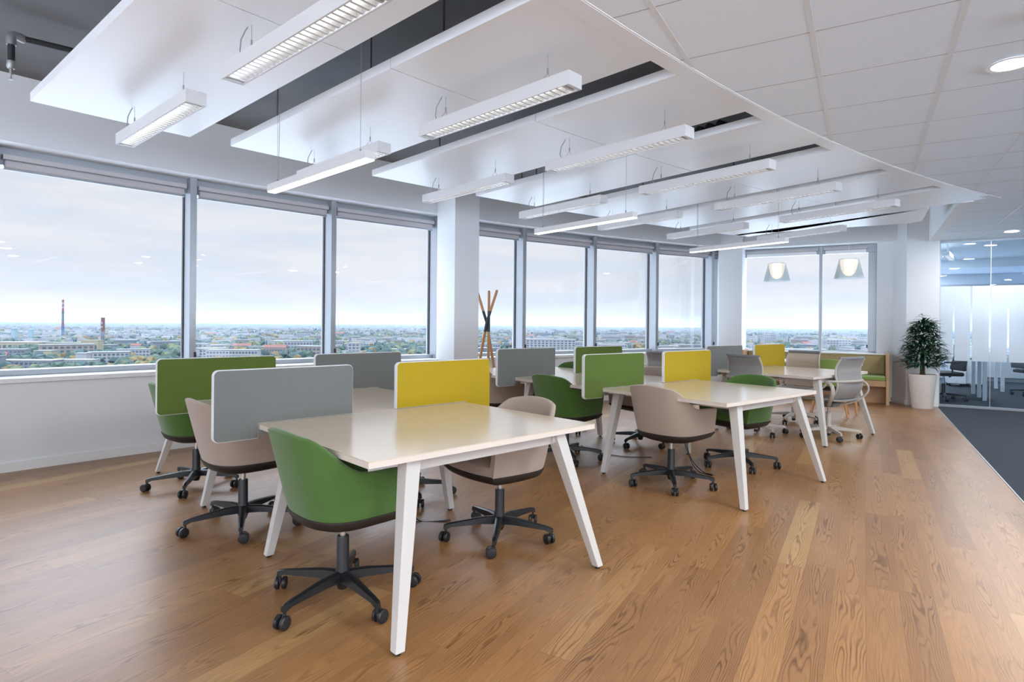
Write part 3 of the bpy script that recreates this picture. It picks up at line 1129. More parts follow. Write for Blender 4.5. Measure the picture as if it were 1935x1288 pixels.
CH = [
    ('green', -2.085, 1.988, 74, 54.6, 'green tub chair on a black star base, nearest the camera'),
    ('beige', -3.354, 2.358, 74, 34.9, 'beige tub chair half covered by the nearest grey screen'),
    ('green', -4.454, 2.724, 75, 27.0, 'green tub chair under the leftmost green screen, by the window wall'),
    ('beige', -1.881, 3.048, 252, 8.5, 'beige tub chair facing the camera under the right end of the nearest desk'),
    ('beige', -2.910, 3.390, 254, 40.0, 'beige tub chair hidden behind the large yellow screen'),
    ('beige', -1.324, 4.759, 70, 3.0, 'beige tub chair at the front middle desk, back to the camera'),
    ('green', -0.984, 5.748, 248, 12.6, 'green tub chair facing the camera behind the front desk of the middle group'),
    ('green', -2.430, 5.130, 73, 22.0, 'green tub chair under the large green screen of the middle group'),
    ('beige', -2.060, 6.212, 250, 45.0, 'beige tub chair showing only its back just left of the middle yellow screen'),
    ('beige', -3.520, 5.540, 70, 15.0, 'beige tub chair behind the yellow screen, below the coat rack'),
    ('green', -3.140, 6.440, 250, 50.0, 'green tub chair hidden under the desks behind the large green screen'),
]
for c in CH:
    place_chair(*c)


# ------------------------------------------------------------------ mesh task chair (faces local +y)
def arc_pts(pts, n=5):
    """Catmull-Rom through the points"""
    P = [Vector(p) for p in pts]
    P = [P[0] * 2 - P[1]] + P + [P[-1] * 2 - P[-2]]
    out = []
    for i in range(1, len(P) - 2):
        for k in range(n):
            t = k / n
            a, b, c, d = P[i - 1], P[i], P[i + 1], P[i + 2]
            out.append(.5 * ((2 * b) + (c - a) * t + (2 * a - 5 * b + 4 * c - d) * t * t + (3 * b - a - 3 * c + d) * t ** 3))
    out.append(P[-2])
    return out


def make_mesh_chair(x, y, face, base_ang, label, mesh='mesh_grey'):
    o = empty('mesh_task_chair', (x, y, 0), math.radians(face - 90), label, 'chair')
    prof = arc_pts([(0, -.205, .47), (0, -.262, .55), (0, -.285, .64), (0, -.262, .74), (0, -.268, .83), (0, -.315, .925)], 4)
    b = MB()
    rings = []
    for p in prof:
        w = .205 + .015 * math.sin((p.z - .47) / .455 * PI)
        rings.append([(w * math.sin(t), p.y - .03 * math.cos(t) * (1 if p.z < .8 else .6) + .03, p.z) for t in [-PI / 2 + PI * k / 10 for k in range(11)]])
    n = 11
    vs = [q for r in rings for q in r] + [(q[0], q[1] - .006, q[2]) for r in rings for q in r]
    N_ = len(rings) * n
    fs = []
    for k in range(len(rings) - 1):
        for i in range(n - 1):
            fs.append((k * n + i, k * n + i + 1, (k + 1) * n + i + 1, (k + 1) * n + i))
            fs.append((N_ + k * n + i, N_ + (k + 1) * n + i, N_ + (k + 1) * n + i + 1, N_ + k * n + i + 1))
    for k in range(len(rings) - 1):
        for i in (0, n - 1):
            fs.append((k * n + i, (k + 1) * n + i, N_ + (k + 1) * n + i, N_ + k * n + i))
    b.add(vs, fs)
    b.build('backrest', M[mesh], o, smooth=60)
    for s in (-1, 1):
        fr = MB().tube([(s * (.207 + .015 * math.sin((p.z - .47) / .455 * PI)), p.y + .03, p.z) for p in prof], .011, 8)
        fr.build('back_frame', M['frame_grey'], o, smooth=True)
    tb = MB().tube([(w_, -.315 + .018 + (.02 * (abs(w_) / .21) ** 2), .925) for w_ in [-.215 + .43 * k / 10 for k in range(11)]], .018, 10, flat=(.7, 1.1))
    tb.build('top_bar', M['bar_grey'], o, smooth=True)
    # seat
    st = MB()
    rings = []
    for (yy, zz) in ((-.215, .470), (-.12, .458), (0, .455), (.12, .460), (.20, .452), (.245, .425)):
        rings.append([(.225 * t, yy, zz - .012 * (1 - t * t)) for t in [-1 + .2 * k for k in range(11)]] + [(.225 * t, yy, zz - .022 - .012 * (1 - t * t)) for t in [1 - .2 * k for k in range(11)]])
    st.loft(rings)
    st.build('seat', M['mesh_grey'], o, smooth=50)
    sf = MB()
    for s in (-1, 1):
        sf.tube(arc_pts([(s * .23, -.21, .468), (s * .235, 0, .452), (s * .23, .2, .448), (s * .15, .25, .425)], 4), .011, 8)
    sf.tube([(-.15, .25, .425), (.15, .25, .425)], .011, 8)
    sf.build('seat_frame', M['frame_grey'], o, smooth=True)
    # arms sweep from below the seat round behind and forward
    for s in (-1, 1):
        a = MB()
        a.tube(arc_pts([(s * .05, -.04, .375), (s * .17, -.12, .395), (s * .275, -.21, .46), (s * .315, -.265, .55), (s * .31, -.245, .63), (s * .285, -.15, .668), (s * .275, 0, .672), (s * .272, .16, .668)], 5), .0165, 8, flat=(1.25, .8))
        a.build('armrest', M['frame_grey'], o, smooth=True)
    bb = MB().tube(arc_pts([(-.288, -.16, .668), (-.20, -.275, .672), (0, -.325, .676), (.20, -.275, .672), (.288, -.16, .668)], 5), .014, 8)
    bb.build('back_hoop', M['frame_grey'], o, smooth=True)
    mech = MB().loft([[(-.06, -.10, .36), (.06, -.10, .36), (.06, -.10, .405), (-.06, -.10, .405)], [(-.075, 0, .35), (.075, 0, .35), (.075, 0, .415), (-.075, 0, .415)], [(-.05, .12, .385), (.05, .12, .385), (.05, .12, .42), (-.05, .12, .42)]])
    mech.build('tilt_mechanism', M['bar_grey'], o, bevel=.008)
    MB().tube([(.07, .02, .385), (.22, .03, .375), (.26, .03, .372)], [.005, .005, .010], 8).build('lever', M['black'], o)
    make_base(o, math.radians(base_ang - (face - 90)), M['frame_grey'], M['frame_grey'], .37)
    MB().cyl((0, 0), .024, .018, .046, 16).build('column_foot', M['black'], o)
    return o


make_mesh_chair(-1.10, 7.60, 66, 22.5, 'grey mesh task chair behind the green tub chair, left of the far desk')
make_mesh_chair(-0.80, 8.78, 249, 40, 'beige mesh task chair on the far side of the far desk', 'mesh_beige')
make_mesh_chair(-0.345, 7.80, 148, 7, 'grey mesh task chair with looping arms, furthest right, turned sideways to the desk end')
make_mesh_chair(-2.12, 7.70, 68, 30, 'grey mesh task chair peeping out left of the smaller yellow screen')

# ------------------------------------------------------------------ bench by the far window, café table, chair, pendants
o = empty('upholstered_bench', (-0.78, 11.72, 0), 0, 'long built-in bench with khaki back and green seat below the far window', 'bench')
MB().bx((1.10, -.28, 0), (1.145, .32, .835)).build('side_panel', M['oakwood'], o, bevel=.003)
MB().bx((-1.15, -.28, 0), (-1.105, .32, .835)).build('side_panel', M['oakwood'], o, bevel=.003)
MB().bx((-1.105, -.26, .295), (1.10, -.235, .392)).build('front_rail', M['oakwood'], o, bevel=.002)
MB().bx((-1.105, -.01, 0), (1.10, .01, .30)).build('kick_panel', M['oakwood'], o)
MB().bx((-1.10, -.27, .393), (1.095, .24, .457)).build('seat_cushion', M['moss'], o, bevel=.018, bseg=3)
MB().bx((-1.10, .19, .46), (1.095, .30, .80)).build('back_cushion', M['khaki'], o, bevel=.02, bseg=3)
MB().bx((-1.105, .18, .80), (1.10, .32, .822)).build('top_rail', M['sill'], o)

o = empty('cafe_table', (-0.78, 10.27, 0), 0, 'narrow white table in front of the window bench', 'table')
MB().bx((-.77, -.36, .72), (.77, .36, .742)).build('tabletop', M['sill'], o, bevel=.006)
for sx, sy in ((-1, -1), (1, -1), (-1, 1), (1, 1)):
    MB().tube([(sx * .62, sy * .24, .72), (sx * .70, sy * .30, 0)], [.018, .014], 10).build('leg', M['rodwood'], o, smooth=True)
o = make_shell_chair(M['moss'], True)
o.location = (-0.42, 9.72, 0)
o.rotation_euler = (0, 0, math.radians(0))
tag(o, 'small green shell chair with wooden legs facing the window bench', 'chair')


def make_pendant(x, y, z, lab):
    o = empty('pendant_lamp', (x, y, z), 0, lab, 'pendant lamp')
    MB().lathe([(.187, 0), (.125, .262), (.118, .270), (.112, .268), (.120, .258), (.182, .003), (.187, 0)], n=36).build('outer_shade', M['shade'], o, smooth=50)
    MB().lathe([(.112, .262), (.108, .20), (.095, .13), (.070, .07), (.035, .04), (.001, .032)], n=32).build('inner_shade', M['bulbshade'], o, smooth=True)
    MB().cyl((0, 0), .112, .262, .266, 32).build('top_plate', M['sill'], o)
    MB().tube([(0, 0, .266), (0, 0, 3.34 - z)], .002, 6).build('cord', M['sill'], o)
    return o


make_pendant(-1.13, 9.70, 1.95, 'left one of two cone pendant lamps glowing in front of the far window')
make_pendant(-0.185, 9.50, 1.95, 'right one of two cone pendant lamps, at the edge of the far window')

# ------------------------------------------------------------------ coat rack
o = empty('coat_rack', (-4.505, 6.93, 0), 0, 'wooden coat rack of crossing poles with dark grey middles, behind the near column', 'coat rack')
for k in range(3):
    a = math.radians(303 + k * 120)
    d = Vector((math.cos(a), math.sin(a), 0))
    s = Vector((-d.y, d.x, 0)) * .019

    def q(z): return d * ((1.29 - z) * (.20 if z < 1.29 else .36)) + s + Vector((0, 0, z))
    pole = MB().tube([q(0), q(1.16)], .019, 12).build('pole', M['rodwood'], o, smooth=True)
    MB().tube([q(1.16), q(1.29), q(1.45)], .0195, 12).build('grey_sleeve', M['rodgrey'], pole, smooth=True)
    MB().tube([q(1.45), q(1.725), q(1.74)], [.019, .019, .012], 12).build('upper_end', M['rodwood'], pole, smooth=True)

# ------------------------------------------------------------------ potted plant
o = empty('potted_plant', (0.805, 11.41, 0), 0, 'bushy dark green plant in a tall white pot beside the glass partition', 'plant')
MB().lathe([(.001, 0), (.138, 0), (.143, .01), (.190, .525), (.190, .537), (.178, .537), (.172, .49), (.001, .49)], n=40).build('pot', M['pot'], o, smooth=40)
MB().cyl((0, 0), .172, .49, .497, 30).build('soil', M['soil'], o)
tr = MB()
random.seed(3)
for k in range(5):
    a = k * 1.26
    tr.tube([(.028 * math.cos(a), .028 * math.sin(a), .49), (.02 * math.cos(a + .8), .02 * math.sin(a + .8), .62), (.012 * math.cos(a), .012 * math.sin(a), .85), (.02 * math.cos(a - .5), .02 * math.sin(a), 1.1)], [.016, .014, .010, .005], 7)
tr.tube([(0, 0, .8), (.01, 0, 1.2), (-.01, .0, 1.48)], [.010, .006, .003], 6)
tr.build('trunk', M['bark'], o, smooth=True)
lf = MB()


def leaf(p, az, el, L_, w, bend):
    """long lanceolate drooping leaf with a folded midrib"""
    d = Vector((math.cos(az), math.sin(az), 0))
    s = Vector((-d.y, d.x, 0))
    rows = []
    n = 5
    pos = Vector(p)
    e = el
    for i in range(n + 1):
        t = i / n
        ww = w * math.sin(PI * min(1, t * .92 + .08)) ** .8 * (1 if t < 1 else 0)
        up = Vector((0, 0, 1))
        rows.append([pos - s * ww + up * ww * .35, pos, pos + s * ww + up * ww * .35])
        pos = pos + (d * math.cos(e) + up * math.sin(e)) * (L_ / n)
        e -= bend / n
    vs = [q for r in rows for q in r]
    fs = []
    for i in range(n):
        fs += [(3 * i, 3 * i + 1, 3 * i + 4, 3 * i + 3), (3 * i + 1, 3 * i + 2, 3 * i + 5, 3 * i + 4)]
    lf.add(vs, fs)


for i in range(980):
    z = .64 + .72 * random.random() ** 1.15
    f = (z - .6) / .8
    R = (.29 * (1 - f) ** .7 + .02) * random.uniform(.15, 1.0) * (.75 if z < .7 else 1)
    az = random.uniform(0, 2 * PI)
    p = (R * math.cos(az), R * math.sin(az), z)
    if p[1] > .02 and p[1] + .20 * math.sin(az) > .21: continue
    leaf(p, az + random.uniform(-.7, .7), random.uniform(-.1, .9), random.uniform(.13, .22), random.uniform(.013, .020), random.uniform(.6, 1.5))
for i in range(16):
    leaf((random.uniform(-.02, .02), random.uniform(-.02, .02), 1.25 + .015 * i), i * 2.4, .45, .13, .010, 1.1)
lf.build('foliage', M['leaf'], o)

# ------------------------------------------------------------------ glass partition and the meeting room behind it
root = struct(empty('wall_glass', (2.2, Y_GLASS, 0)))
f = MB()
f.bx((-1.155, -.03, 0), (4.2, .03, .035))
f.bx((-1.155, -.03, 2.645), (4.2, .03, 2.70))
f.bx((-1.155, -.03, .035), (-1.135, .03, 2.645))
f.build('partition_frame', M['alu'], root)
for xa, xb in ((1.065, 1.707), (1.713, 4.9), (4.906, 6.4)):
    MB().bx((xa - 2.2, -.005, .035), (xb - 2.2, .005, 2.645)).build('glass_pane', M['pane'], root)
MB().bx((1.7075 - 2.2, -.006, .035), (1.7125 - 2.2, .006, 2.645)).build('joint', M['sill'], root)
slits = [1.243, 1.468, 1.704, 1.925, 2.155, 2.38, 2.60, 2.84, 3.1, 3.35]
xp = 1.066
for i, sx in enumerate(slits + [6.3]):
    for (za, zb, wid) in ((0.745, 1.90, 0.012),):
        MB().bx((xp - 2.2, -.0085, .745), (sx - wid - 2.2, -.0060, 1.94)).build('frosted_strip', M['frost'], root)
    top = (1.68, 1.94, 1.68, 1.60, 1.94)[i % 5]
    if top < 1.94 and i < len(slits):
        MB().bx((sx - .012 - 2.2, -.0085, top), (sx + .012 - 2.2, -.0060, 1.94)).build('frosted_strip', M['frost'], root)
    xp = sx + .012
# room shell behind
struct(MB().bx((0.62, 12.51, 0), (0.85, 18.6, 3.2)).build('wall_meeting_side', M['coolwall']))
struct(MB().bx((1.0, 18.5, 0), (9, 18.7, 0.80)).build('wall_meeting_back', M['coolwall']))
o = empty('roller_blind', (4.5, 18.55, 0.8), 0, 'lowered pale blue blind covering the back window behind the glass partition', 'blind')
MB().bx((-1.95, 0, 0), (1.9, .004, 1.56)).build('fabric', M['blind_lit'], o)
MB().bx((-1.95, -.01, 1.50), (1.9, .03, 1.56)).build('cassette', M['alu'], o)
struct(MB().bx((1.0, 18.5, 2.35), (9, 18.7, 3.2)).build('wall_meeting_back_head', M['coolwall']))
cm = MB()
cm.bx((1.0, Y_GLASS + .04, 2.78), (6.4, 18.6, 2.9))
struct(cm.build('ceiling_meeting', M['tile']))
struct(MB().bx((1.0, 16.4, 2.60), (6.4, 18.55, 2.78)).build('trim_8', M['coolwall']))
root = struct(empty('window_21', (1.78, 18.55, 1.6)))
MB().bx((-.78, -.06, .70), (.77, .03, .75)).build('window_frame', M['alu'], root)
MB().bx((.71, -.06, -.8), (.77, .03, .70)).build('mullion', M['alu'], root)
MB().bx((-.78, -.01, -.8), (.71, .0, .70)).build('glass_pane', M['glass'], root)
for k, (x, y) in enumerate(((1.62, 13.3), (1.50, 15.4), (1.35, 17.6))):
    downlight(x, y, 2.779 if y < 16.4 else 2.599, ('round downlight behind the glass partition, the nearest to the glass', 'round downlight behind the glass partition, middle one', 'round downlight behind the glass partition, lowest and furthest')[k], .085)
for k, (x, y, lab) in enumerate(((1.35, 13.6, 'white ceiling lamp behind the glass, at the top left of the partition'), (1.12, 14.6, 'white ceiling lamp behind the glass, cut by the partition post'))):
    o = copy_tree(proto)
    o.location = (x, y, 2.558)
    o.rotation_euler = (0, 0, math.radians(80))
    tag(o, lab, 'ceiling lamp')


def office_chair(x, y, face, label):
    o = empty('black_office_chair', (x, y, 0), math.radians(face - 90), label, 'chair')
    MB().bx((-.24, -.22, .43), (.24, .24, .50)).build('seat', M['black'], o, bevel=.03, bseg=3)
    b = MB()
    b.loft([[(-.22, -.24 - .02, z_), (.22, -.26, z_), (.22, -.20, z_), (-.22, -.20, z_)] if z_ < .6 else [(-.20, -.29, z_), (.20, -.29, z_), (.20, -.24, z_), (-.20, -.24, z_)] for z_ in (.52, .58, .75, .98)])
    b.build('backrest', M['black'], o, bevel=.02, bseg=3)
    for s in (-1, 1):
        MB().tube([(s * .20, 0, .42), (s * .29, 0, .46), (s * .29, 0, .66)], .014, 8).build('arm_post', M['black'], o, smooth=True)
        MB().bx((s * .29 - .035, -.12, .66), (s * .29 + .035, .12, .69)).build('armrest', M['black'], o, bevel=.01)
    make_base(o, .3, M['black'], M['black'], .43)
    return o


office_chair(1.22, 12.95, 200, 'black office chair behind the glass partition, next to the plant')
office_chair(2.75, 14.6, 20, 'black office chair behind the glass at the right edge of the photo')
o = empty('meeting_desk', (1.50, 13.75, 0), 0, 'grey desk with white square legs behind the glass partition', 'desk')
MB().bx((-.45, -.62, .715), (.36, .75, .742)).build('tabletop', M['grey_desk'], o)
for (x, y) in ((.33, -.58), (.33, 0.0), (.33, .70), (-.42, -.58), (-.42, .70)):
    MB().bx((x - .028, y - .028, 0), (x + .028, y + .028, .714)).build('leg', M['cabinet'], o)
for k, (x, y, lab) in enumerate(((1.74, 16.2, 'white drawer pedestal behind the glass, left one'), (2.07, 16.3, 'white drawer pedestal behind the glass, right one beside the leg'))):
    o = empty('drawer_pedestal', (x, y, 0), 0, lab, 'cabinet')
    MB().bx((-.16, -.25, .06), (.16, .25, .60)).build('body', M['cabinet'], o, bevel=.004)
    for j in range(3):
        MB().bx((-.155, -.262, .07 + j * .175), (.155, -.251, .07 + j * .175 + .168)).build('drawer', M['sill'], o, bevel=.003)
    for sx, sy in ((-1, -1), (1, -1), (-1, 1), (1, 1)):
        MB().cyl((sx * .12, sy * .2), .025, 0, .06, 12).build('caster', M['tyre'], o)
o = empty('meeting_desk', (3.1, 15.6, 0), 0, 'second grey desk with white legs further back behind the glass', 'desk')
MB().bx((-.75, -.4, .715), (.75, .4, .742)).build('tabletop', M['grey_desk'], o)
for (x, y) in ((.70, -.35), (.70, .35), (-.70, -.35), (-.70, .35)):
    MB().bx((x - .028, y - .028, 0), (x + .028, y + .028, .714)).build('leg', M['cabinet'], o)
o = empty('low_cabinet', (3.6, 18.2, 0), 0, 'long pale low cabinet along the back of the room behind the glass', 'cabinet')
MB().bx((-1.2, -.25, .10), (2.2, .25, .72)).build('body', M['cabinet'], o)
MB().bx((-1.2, -.22, 0), (2.2, .25, .10)).build('plinth', M['grey_desk'], o)

# ------------------------------------------------------------------ services above the panels
# sprinkler line, hanger rods, dark services in the ceiling void
o = empty('sprinkler_pipe', (-4.96, 1.72, 3.20), math.radians(86), 'dark iron sprinkler pipe with a grey elbow at the top left corner', 'pipe')
MB().tube([(.05, .01, 0), (1.3, -.33, 0)], .021, 12).build('pipe_run', M['pipe'], o, smooth=True)
MB().tube(arc_pts([(.07, .015, 0), (.02, .005, .002), (-.005, 0, -.02), (-.005, 0, -.07)], 5), .029, 12).build('elbow', M['galv'], o, smooth=True)
MB().tube([(-.005, 0, -.06), (-.005, 0, -.18)], .021, 12).build('drop', M['pipe'], o, smooth=True)
h = MB().lathe([(.001, -.23), (.02, -.23), (.027, -.215), (.027, -.18), (.001, -.18)], (-.005, 0), 14)
h.lathe([(.001, -.27), (.010, -.27), (.012, -.23), (.001, -.23)], (-.005, 0), 12)
h.tube([(-.005, 0, -.265), (-.005, 0, -.30)], .004, 8)
h.lathe([(.001, -.305), (.016, -.303), (.016, -.300), (.001, -.298)], (-.005, 0), 14)
h.build('sprinkler_head', M['galv'], o, smooth=40)
o = empty('sprinkler_pipe', PP(21.2, 15.1, 2.86), -math.radians(15.1), 'thin galvanised pipe with a sprinkler running in the gap after the second panel', 'pipe')
MB().tube([(-1.35, .0, 0), (.56, 0, 0)], .011, 8).build('pipe_run', M['galv'], o, smooth=True)
for x in (-.05, -1.28):
    MB().tube([(x, 0, .01), (x, .0, -.05), (x, .01, -.11)], [.018, .016, .012], 8).build('sprinkler_head', M['galv'], o, smooth=True)
c = MB()
for x in (.12, .18, .42, -.3):
    c.tube([(x, 0, -.016), (x, 0, .016)], .02, 8)
c.build('coupling', M['galv'], o, smooth=True)
for k, (gp, lab) in enumerate(((15.2, 'black duct crossing the gap after the second ceiling panel'), (21.1, 'black duct crossing the gap after the fourth ceiling panel'))):
    p = PP(21.45, gp, 2.95)
    o = empty('ventilation_duct', p, -math.radians(gp), lab, 'duct')
    for x in (-.10, .0, .10):
        MB().tube([(x, -.35, 0), (x + .04, .35, 0)], .035, 10).build('duct_run', M['pipe'], o, smooth=True)
for k, (r, ph) in enumerate(((23.2, 12.62), (22.0, 12.6), (21.35, 12.6), (22.9, 15.7), (23.2, 18.72), (23.0, 18.75), (22.6, 21.62), (22.3, 24.6))):
    o = empty('hanger_rod', PP(r, ph, 2.725), 0, 'thin dark threaded rod holding a ceiling panel from the slab', 'rod', 'rods holding the ceiling panels')
    MB().cyl((0, 0), .005, 0, 3.34 - 2.725, 8).build('rod', M['pipe'], o)
    MB().cyl((0, 0), .016, 3.325 - 2.725, 3.34 - 2.725, 10).build('anchor', M['pipe'], o)

# cables on the floor under the desks
for k, (pts, lab) in enumerate((
        ([(-1.36, 5.42, .66), (-1.40, 5.40, .35), (-1.33, 5.36, .12), (-1.24, 5.30, .01), (-1.10, 5.22, .006)], 'thin black cables dropping from the front desk of the middle group'),
        ([(-2.60, 3.05, .66), (-2.62, 3.04, .4), (-2.58, 3.02, .15), (-2.5, 2.98, .008), (-2.3, 3.1, .006)], 'thin black cables hanging under the nearest desk group'),
        ([(-2.55, 5.75, .006), (-2.3, 5.55, .006), (-2.0, 5.5, .006), (-1.75, 5.62, .006)], 'thin black cable lying on the floor under the middle desk group'))):
    c = MB().tube(arc_pts(pts, 6), .004, 6)
    if k < 2:
        c.tube(arc_pts([(p[0] + .03 * (i % 2), p[1] + .02, p[2]) for i, p in enumerate(pts)], 6), .004, 6)
    tag(c.build('power_cord', M['black'], None, smooth=True), lab, 'cord')

# ------------------------------------------------------------------ the town below, sixty metres down
GZ = -60.0
HAZE = 0.00005
TOWN_ALB = 0.17
random.seed(11)


def town_mat(name, col, rough=0.9, spec=.2):
    return mat(name, tuple(c * TOWN_ALB for c in col), rough, spec=spec)


CM = {
    'white': town_mat('town_white', (0.74, 0.76, 0.80)), 'cream': town_mat('town_cream', (0.74, 0.68, 0.48)),
    'grey': town_mat('town_grey', (0.42, 0.47, 0.54)), 'red': town_mat('town_red_roof', (0.46, 0.20, 0.17)),
    'cyan': town_mat('town_cyan', (0.42, 0.68, 0.78)), 'blue': town_mat('chimney_blue', (0.06, 0.20, 0.50)),
    'stripe': town_mat('chimney_red', (0.62, 0.10, 0.11)), 'brown': town_mat('chimney_brown', (0.34, 0.12, 0.13)), 'lattice': town_mat('chimney_grey', (0.25, 0.30, 0.36)),
    'win': town_mat('town_window', (0.12, 0.18, 0.25), .3, .5), 'tan': town_mat('town_tan', (0.60, 0.52, 0.46)),
    'tree1': town_mat('tree_green', (0.115, 0.20, 0.15)), 'tree2': town_mat('tree_teal', (0.10, 0.19, 0.19)),
    'tree3': town_mat('tree_autumn', (0.36, 0.27, 0.11)), 'tree4': town_mat('tree_light', (0.24, 0.30, 0.15)),
    'forest': town_mat('far_forest', (0.10, 0.17, 0.23)), 'hill': town_mat('hazed_far_hill', (0.38, 0.52, 0.68)),  # the hill's pale blue puts distance haze into the colour
    'roofgrey': town_mat('town_roof', (0.60, 0.64, 0.70)),
}


def ground_mat():
    m = bpy.data.materials.new('town_ground')
    m.use_nodes = True
    nt = m.node_tree
    N, L = nt.nodes.new, nt.links.new
    b = nt.nodes['Principled BSDF']
    b.inputs['Roughness'].default_value = 1
    b.inputs['Specular IOR Level'].default_value = 0
    tc = N('ShaderNodeTexCoord')
    nz = N('ShaderNodeTexNoise')
    nz.inputs['Scale'].default_value = 0.006
    nz.inputs['Detail'].default_value = 9
    nz.inputs['Roughness'].default_value = .7
    L(tc.outputs['Object'], nz.inputs['Vector'])
    r = N('ShaderNodeValToRGB')
    L(nz.outputs['Fac'], r.inputs[0])
    e = r.color_ramp
    e.elements[0].position = .35
    e.elements[0].color = (0.020, 0.034, 0.034, 1)
    e.elements[1].position = .68
    e.elements[1].color = (0.081, 0.086, 0.090, 1)
    k = e.elements.new(.5)
    k.color = (0.034, 0.047, 0.041, 1)
    L(r.outputs[0], b.inputs['Base Color'])
    return m


def sector(r0, r1, a0, a1, z0, z1, n=60, wob=0):
    """ground between two distances, azimuths in world degrees"""
    m_ = MB()
    vs, fs = [], []
    for i in range(n + 1):
        a = a0 + (a1 - a0) * i / n
        d = dirv(a)
        vs += [(d.x * r0, d.y * r0, z0), (d.x * r1, d.y * r1, z1 + (wob * (math.sin(i * .9) + .6 * math.sin(i * 2.3 + 1)) if wob else 0))]
    for i in range(n):
        fs.append((2 * i, 2 * i + 2, 2 * i + 3, 2 * i + 1))
    return m_.add(vs, fs)


struct(sector(600, 9600, 55, 205, GZ, GZ).build('ground', ground_mat()))
struct(sector(1, 600, 0, 360, GZ, GZ).build('ground_bounce_near', mat('near_bounce', (0.34, 0.365, 0.39), 0.9, spec=.2)))  # unseen ring added to bounce daylight up to the ceiling
struct(sector(1, 4000, 207, 413, GZ + .05, GZ + .05).build('ground_bounce_back', mat('back_bounce', (0.78, 0.80, 0.82), 0.9, spec=.2)))  # unseen reflector ground added behind the camera to lift the tile ceiling
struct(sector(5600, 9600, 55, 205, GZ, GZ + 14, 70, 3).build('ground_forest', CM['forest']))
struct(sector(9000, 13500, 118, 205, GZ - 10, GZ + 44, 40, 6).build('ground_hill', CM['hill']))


def windows(m_, w, d, h, rows, cols, y=-1):
    """rows of dark window panes on the face towards the tower"""
    dz = h / (rows + .35)
    dx = w / (cols + .2)
    for r in range(rows):
        for c in range(cols):
            x = -w / 2 + dx * (c + .6)
            z = dz * (r + .45)
            m_.bx((x - dx * .30, -d / 2 - .25, z), (x + dx * .30, -d / 2 + .1, z + dz * .5))
    return m_


def house(x, y, w, d, h, ang, body, roof, rows, cols, label, group=None, extra=None):
    o = empty('building', (x, y, GZ), math.radians(ang), label, 'building', group)
    MB().bx((-w / 2, -d / 2, 0), (w / 2, d / 2, h)).build('walls', CM[body], o)
    if roof == 'gable':
        MB().loft([[(x_, -d / 2 - .5, h), (x_, d / 2 + .5, h), (x_, 0, h + d * .28)] for x_ in (-w / 2 - .5, w / 2 + .5)]).build('roof', CM['red'], o)
    else:
        MB().bx((-w / 2 - .4, -d / 2 - .4, h), (w / 2 + .4, d / 2 + .4, h + .9)).build('roof', CM[roof], o)
    if rows:
        windows(MB(), w, d, h, rows, cols).build('windows', CM['win'], o)
    if extra:
        for (a, b_) in extra:
            MB().bx(a, b_).build('rooftop_hut', CM[body], o)
    return o


BL = [
    (-1128, 505, 26, 18, 25, 40, 'cream', 'cream', 1, 3, 'cream block beside the brown topped chimney'),
    (-1391, 501, 80, 40, 16, 42, 'cream', 'white', 1, 9, 'long cream hall at the left edge of the view, below the cyan tanks'),
    (-1337, 560, 71, 30, 15, 42, 'cream', 'roofgrey', 1, 10, 'long cream hall in front of the striped chimney'),
    (-1019, 396, 24, 16, 15, 39, 'cream', 'roofgrey', 1, 4, 'small cream house with four tall windows below the long halls'),
    (-797, 295, 58, 20, 15, 37, 'grey', 'white', 3, 12, 'grey office block with a row of square windows, lowest at the left'),
    (-806, 262, 18, 22, 20, 37, 'grey', 'grey', 3, 2, 'grey tower end of the office block, cut by the left edge'),
    (-786, 335, 44, 16, 14, 37, 'white', 'white', 3, 11, 'white office block with square windows, lowest in the left window'),
    (-808, 352, 12, 10, 20, 37, 'white', 'white', 0, 0, 'small white roof tower behind the white office block'),
    (-1125, 575, 17, 12, 15, 40, 'white', 'gable', 1, 2, 'white house with a red roof among trees, left window'),
    (-954, 588, 28, 16, 22, 40, 'white', 'white', 4, 4, 'stepped white block at the left side of the second window'),
    (-797, 543, 72, 16, 18, 38, 'white', 'white', 3, 16, 'long white block with window bands behind the leftmost green screen'),
    (-1087, 712, 19, 14, 10, 41, 'tan', 'gable', 1, 3, 'small red roofed house, left one of two in the second window'),
    (-1057, 738, 36, 16, 12, 41, 'tan', 'gable', 2, 8, 'larger red roofed house in the second window'),
    (-849, 655, 36, 16, 17, 40, 'tan', 'gable', 2, 8, 'wide pink house with red roof between trees in the second window'),
    (-785, 771, 21, 14, 23, 40, 'white', 'white', 4, 3, 'white box shaped block in the third window'),
    (-791, 765, 60, 18, 8, 38, 'roofgrey', 'white', 1, 12, 'low white shed below the white box block'),
    (-766, 882, 76, 22, 9, 42, 'roofgrey', 'white', 1, 14, 'low white shed left of the near column'),
    (-512, 999, 101, 24, 31, 32, 'white', 'white', 7, 14, 'large white block with many window bands right of the coat rack'),
    (-500, 1109, 22, 20, 24, 44, 'white', 'roofgrey', 4, 4, 'white wing beside the large window band block'),
    (-446, 1156, 60, 20, 19, 40, 'white', 'white', 3, 10, 'white block above the small green screen'),
    (-392, 1388, 74, 24, 11, 41, 'roofgrey', 'white', 1, 12, 'low white shed seen in the middle window band'),
    (-122, 1433, 104, 40, 10, 12, 'roofgrey', 'roofgrey', 0, 0, 'wide ribbed shed roof in the far window'),
    (-253, 1973, 41, 20, 33, 44, 'white', 'white', 5, 6, 'pale high block far off in the far window'),
    (-61, 1760, 63, 24, 26, 30, 'white', 'white', 4, 8, 'pale block at the right of the far window'),
    (-720, 1989, 122, 40, 22, 47, 'tan', 'roofgrey', 2, 18, 'purplish wide block far off behind the middle windows'),
]
for b_ in BL:
    house(*b_[:10], b_[10])
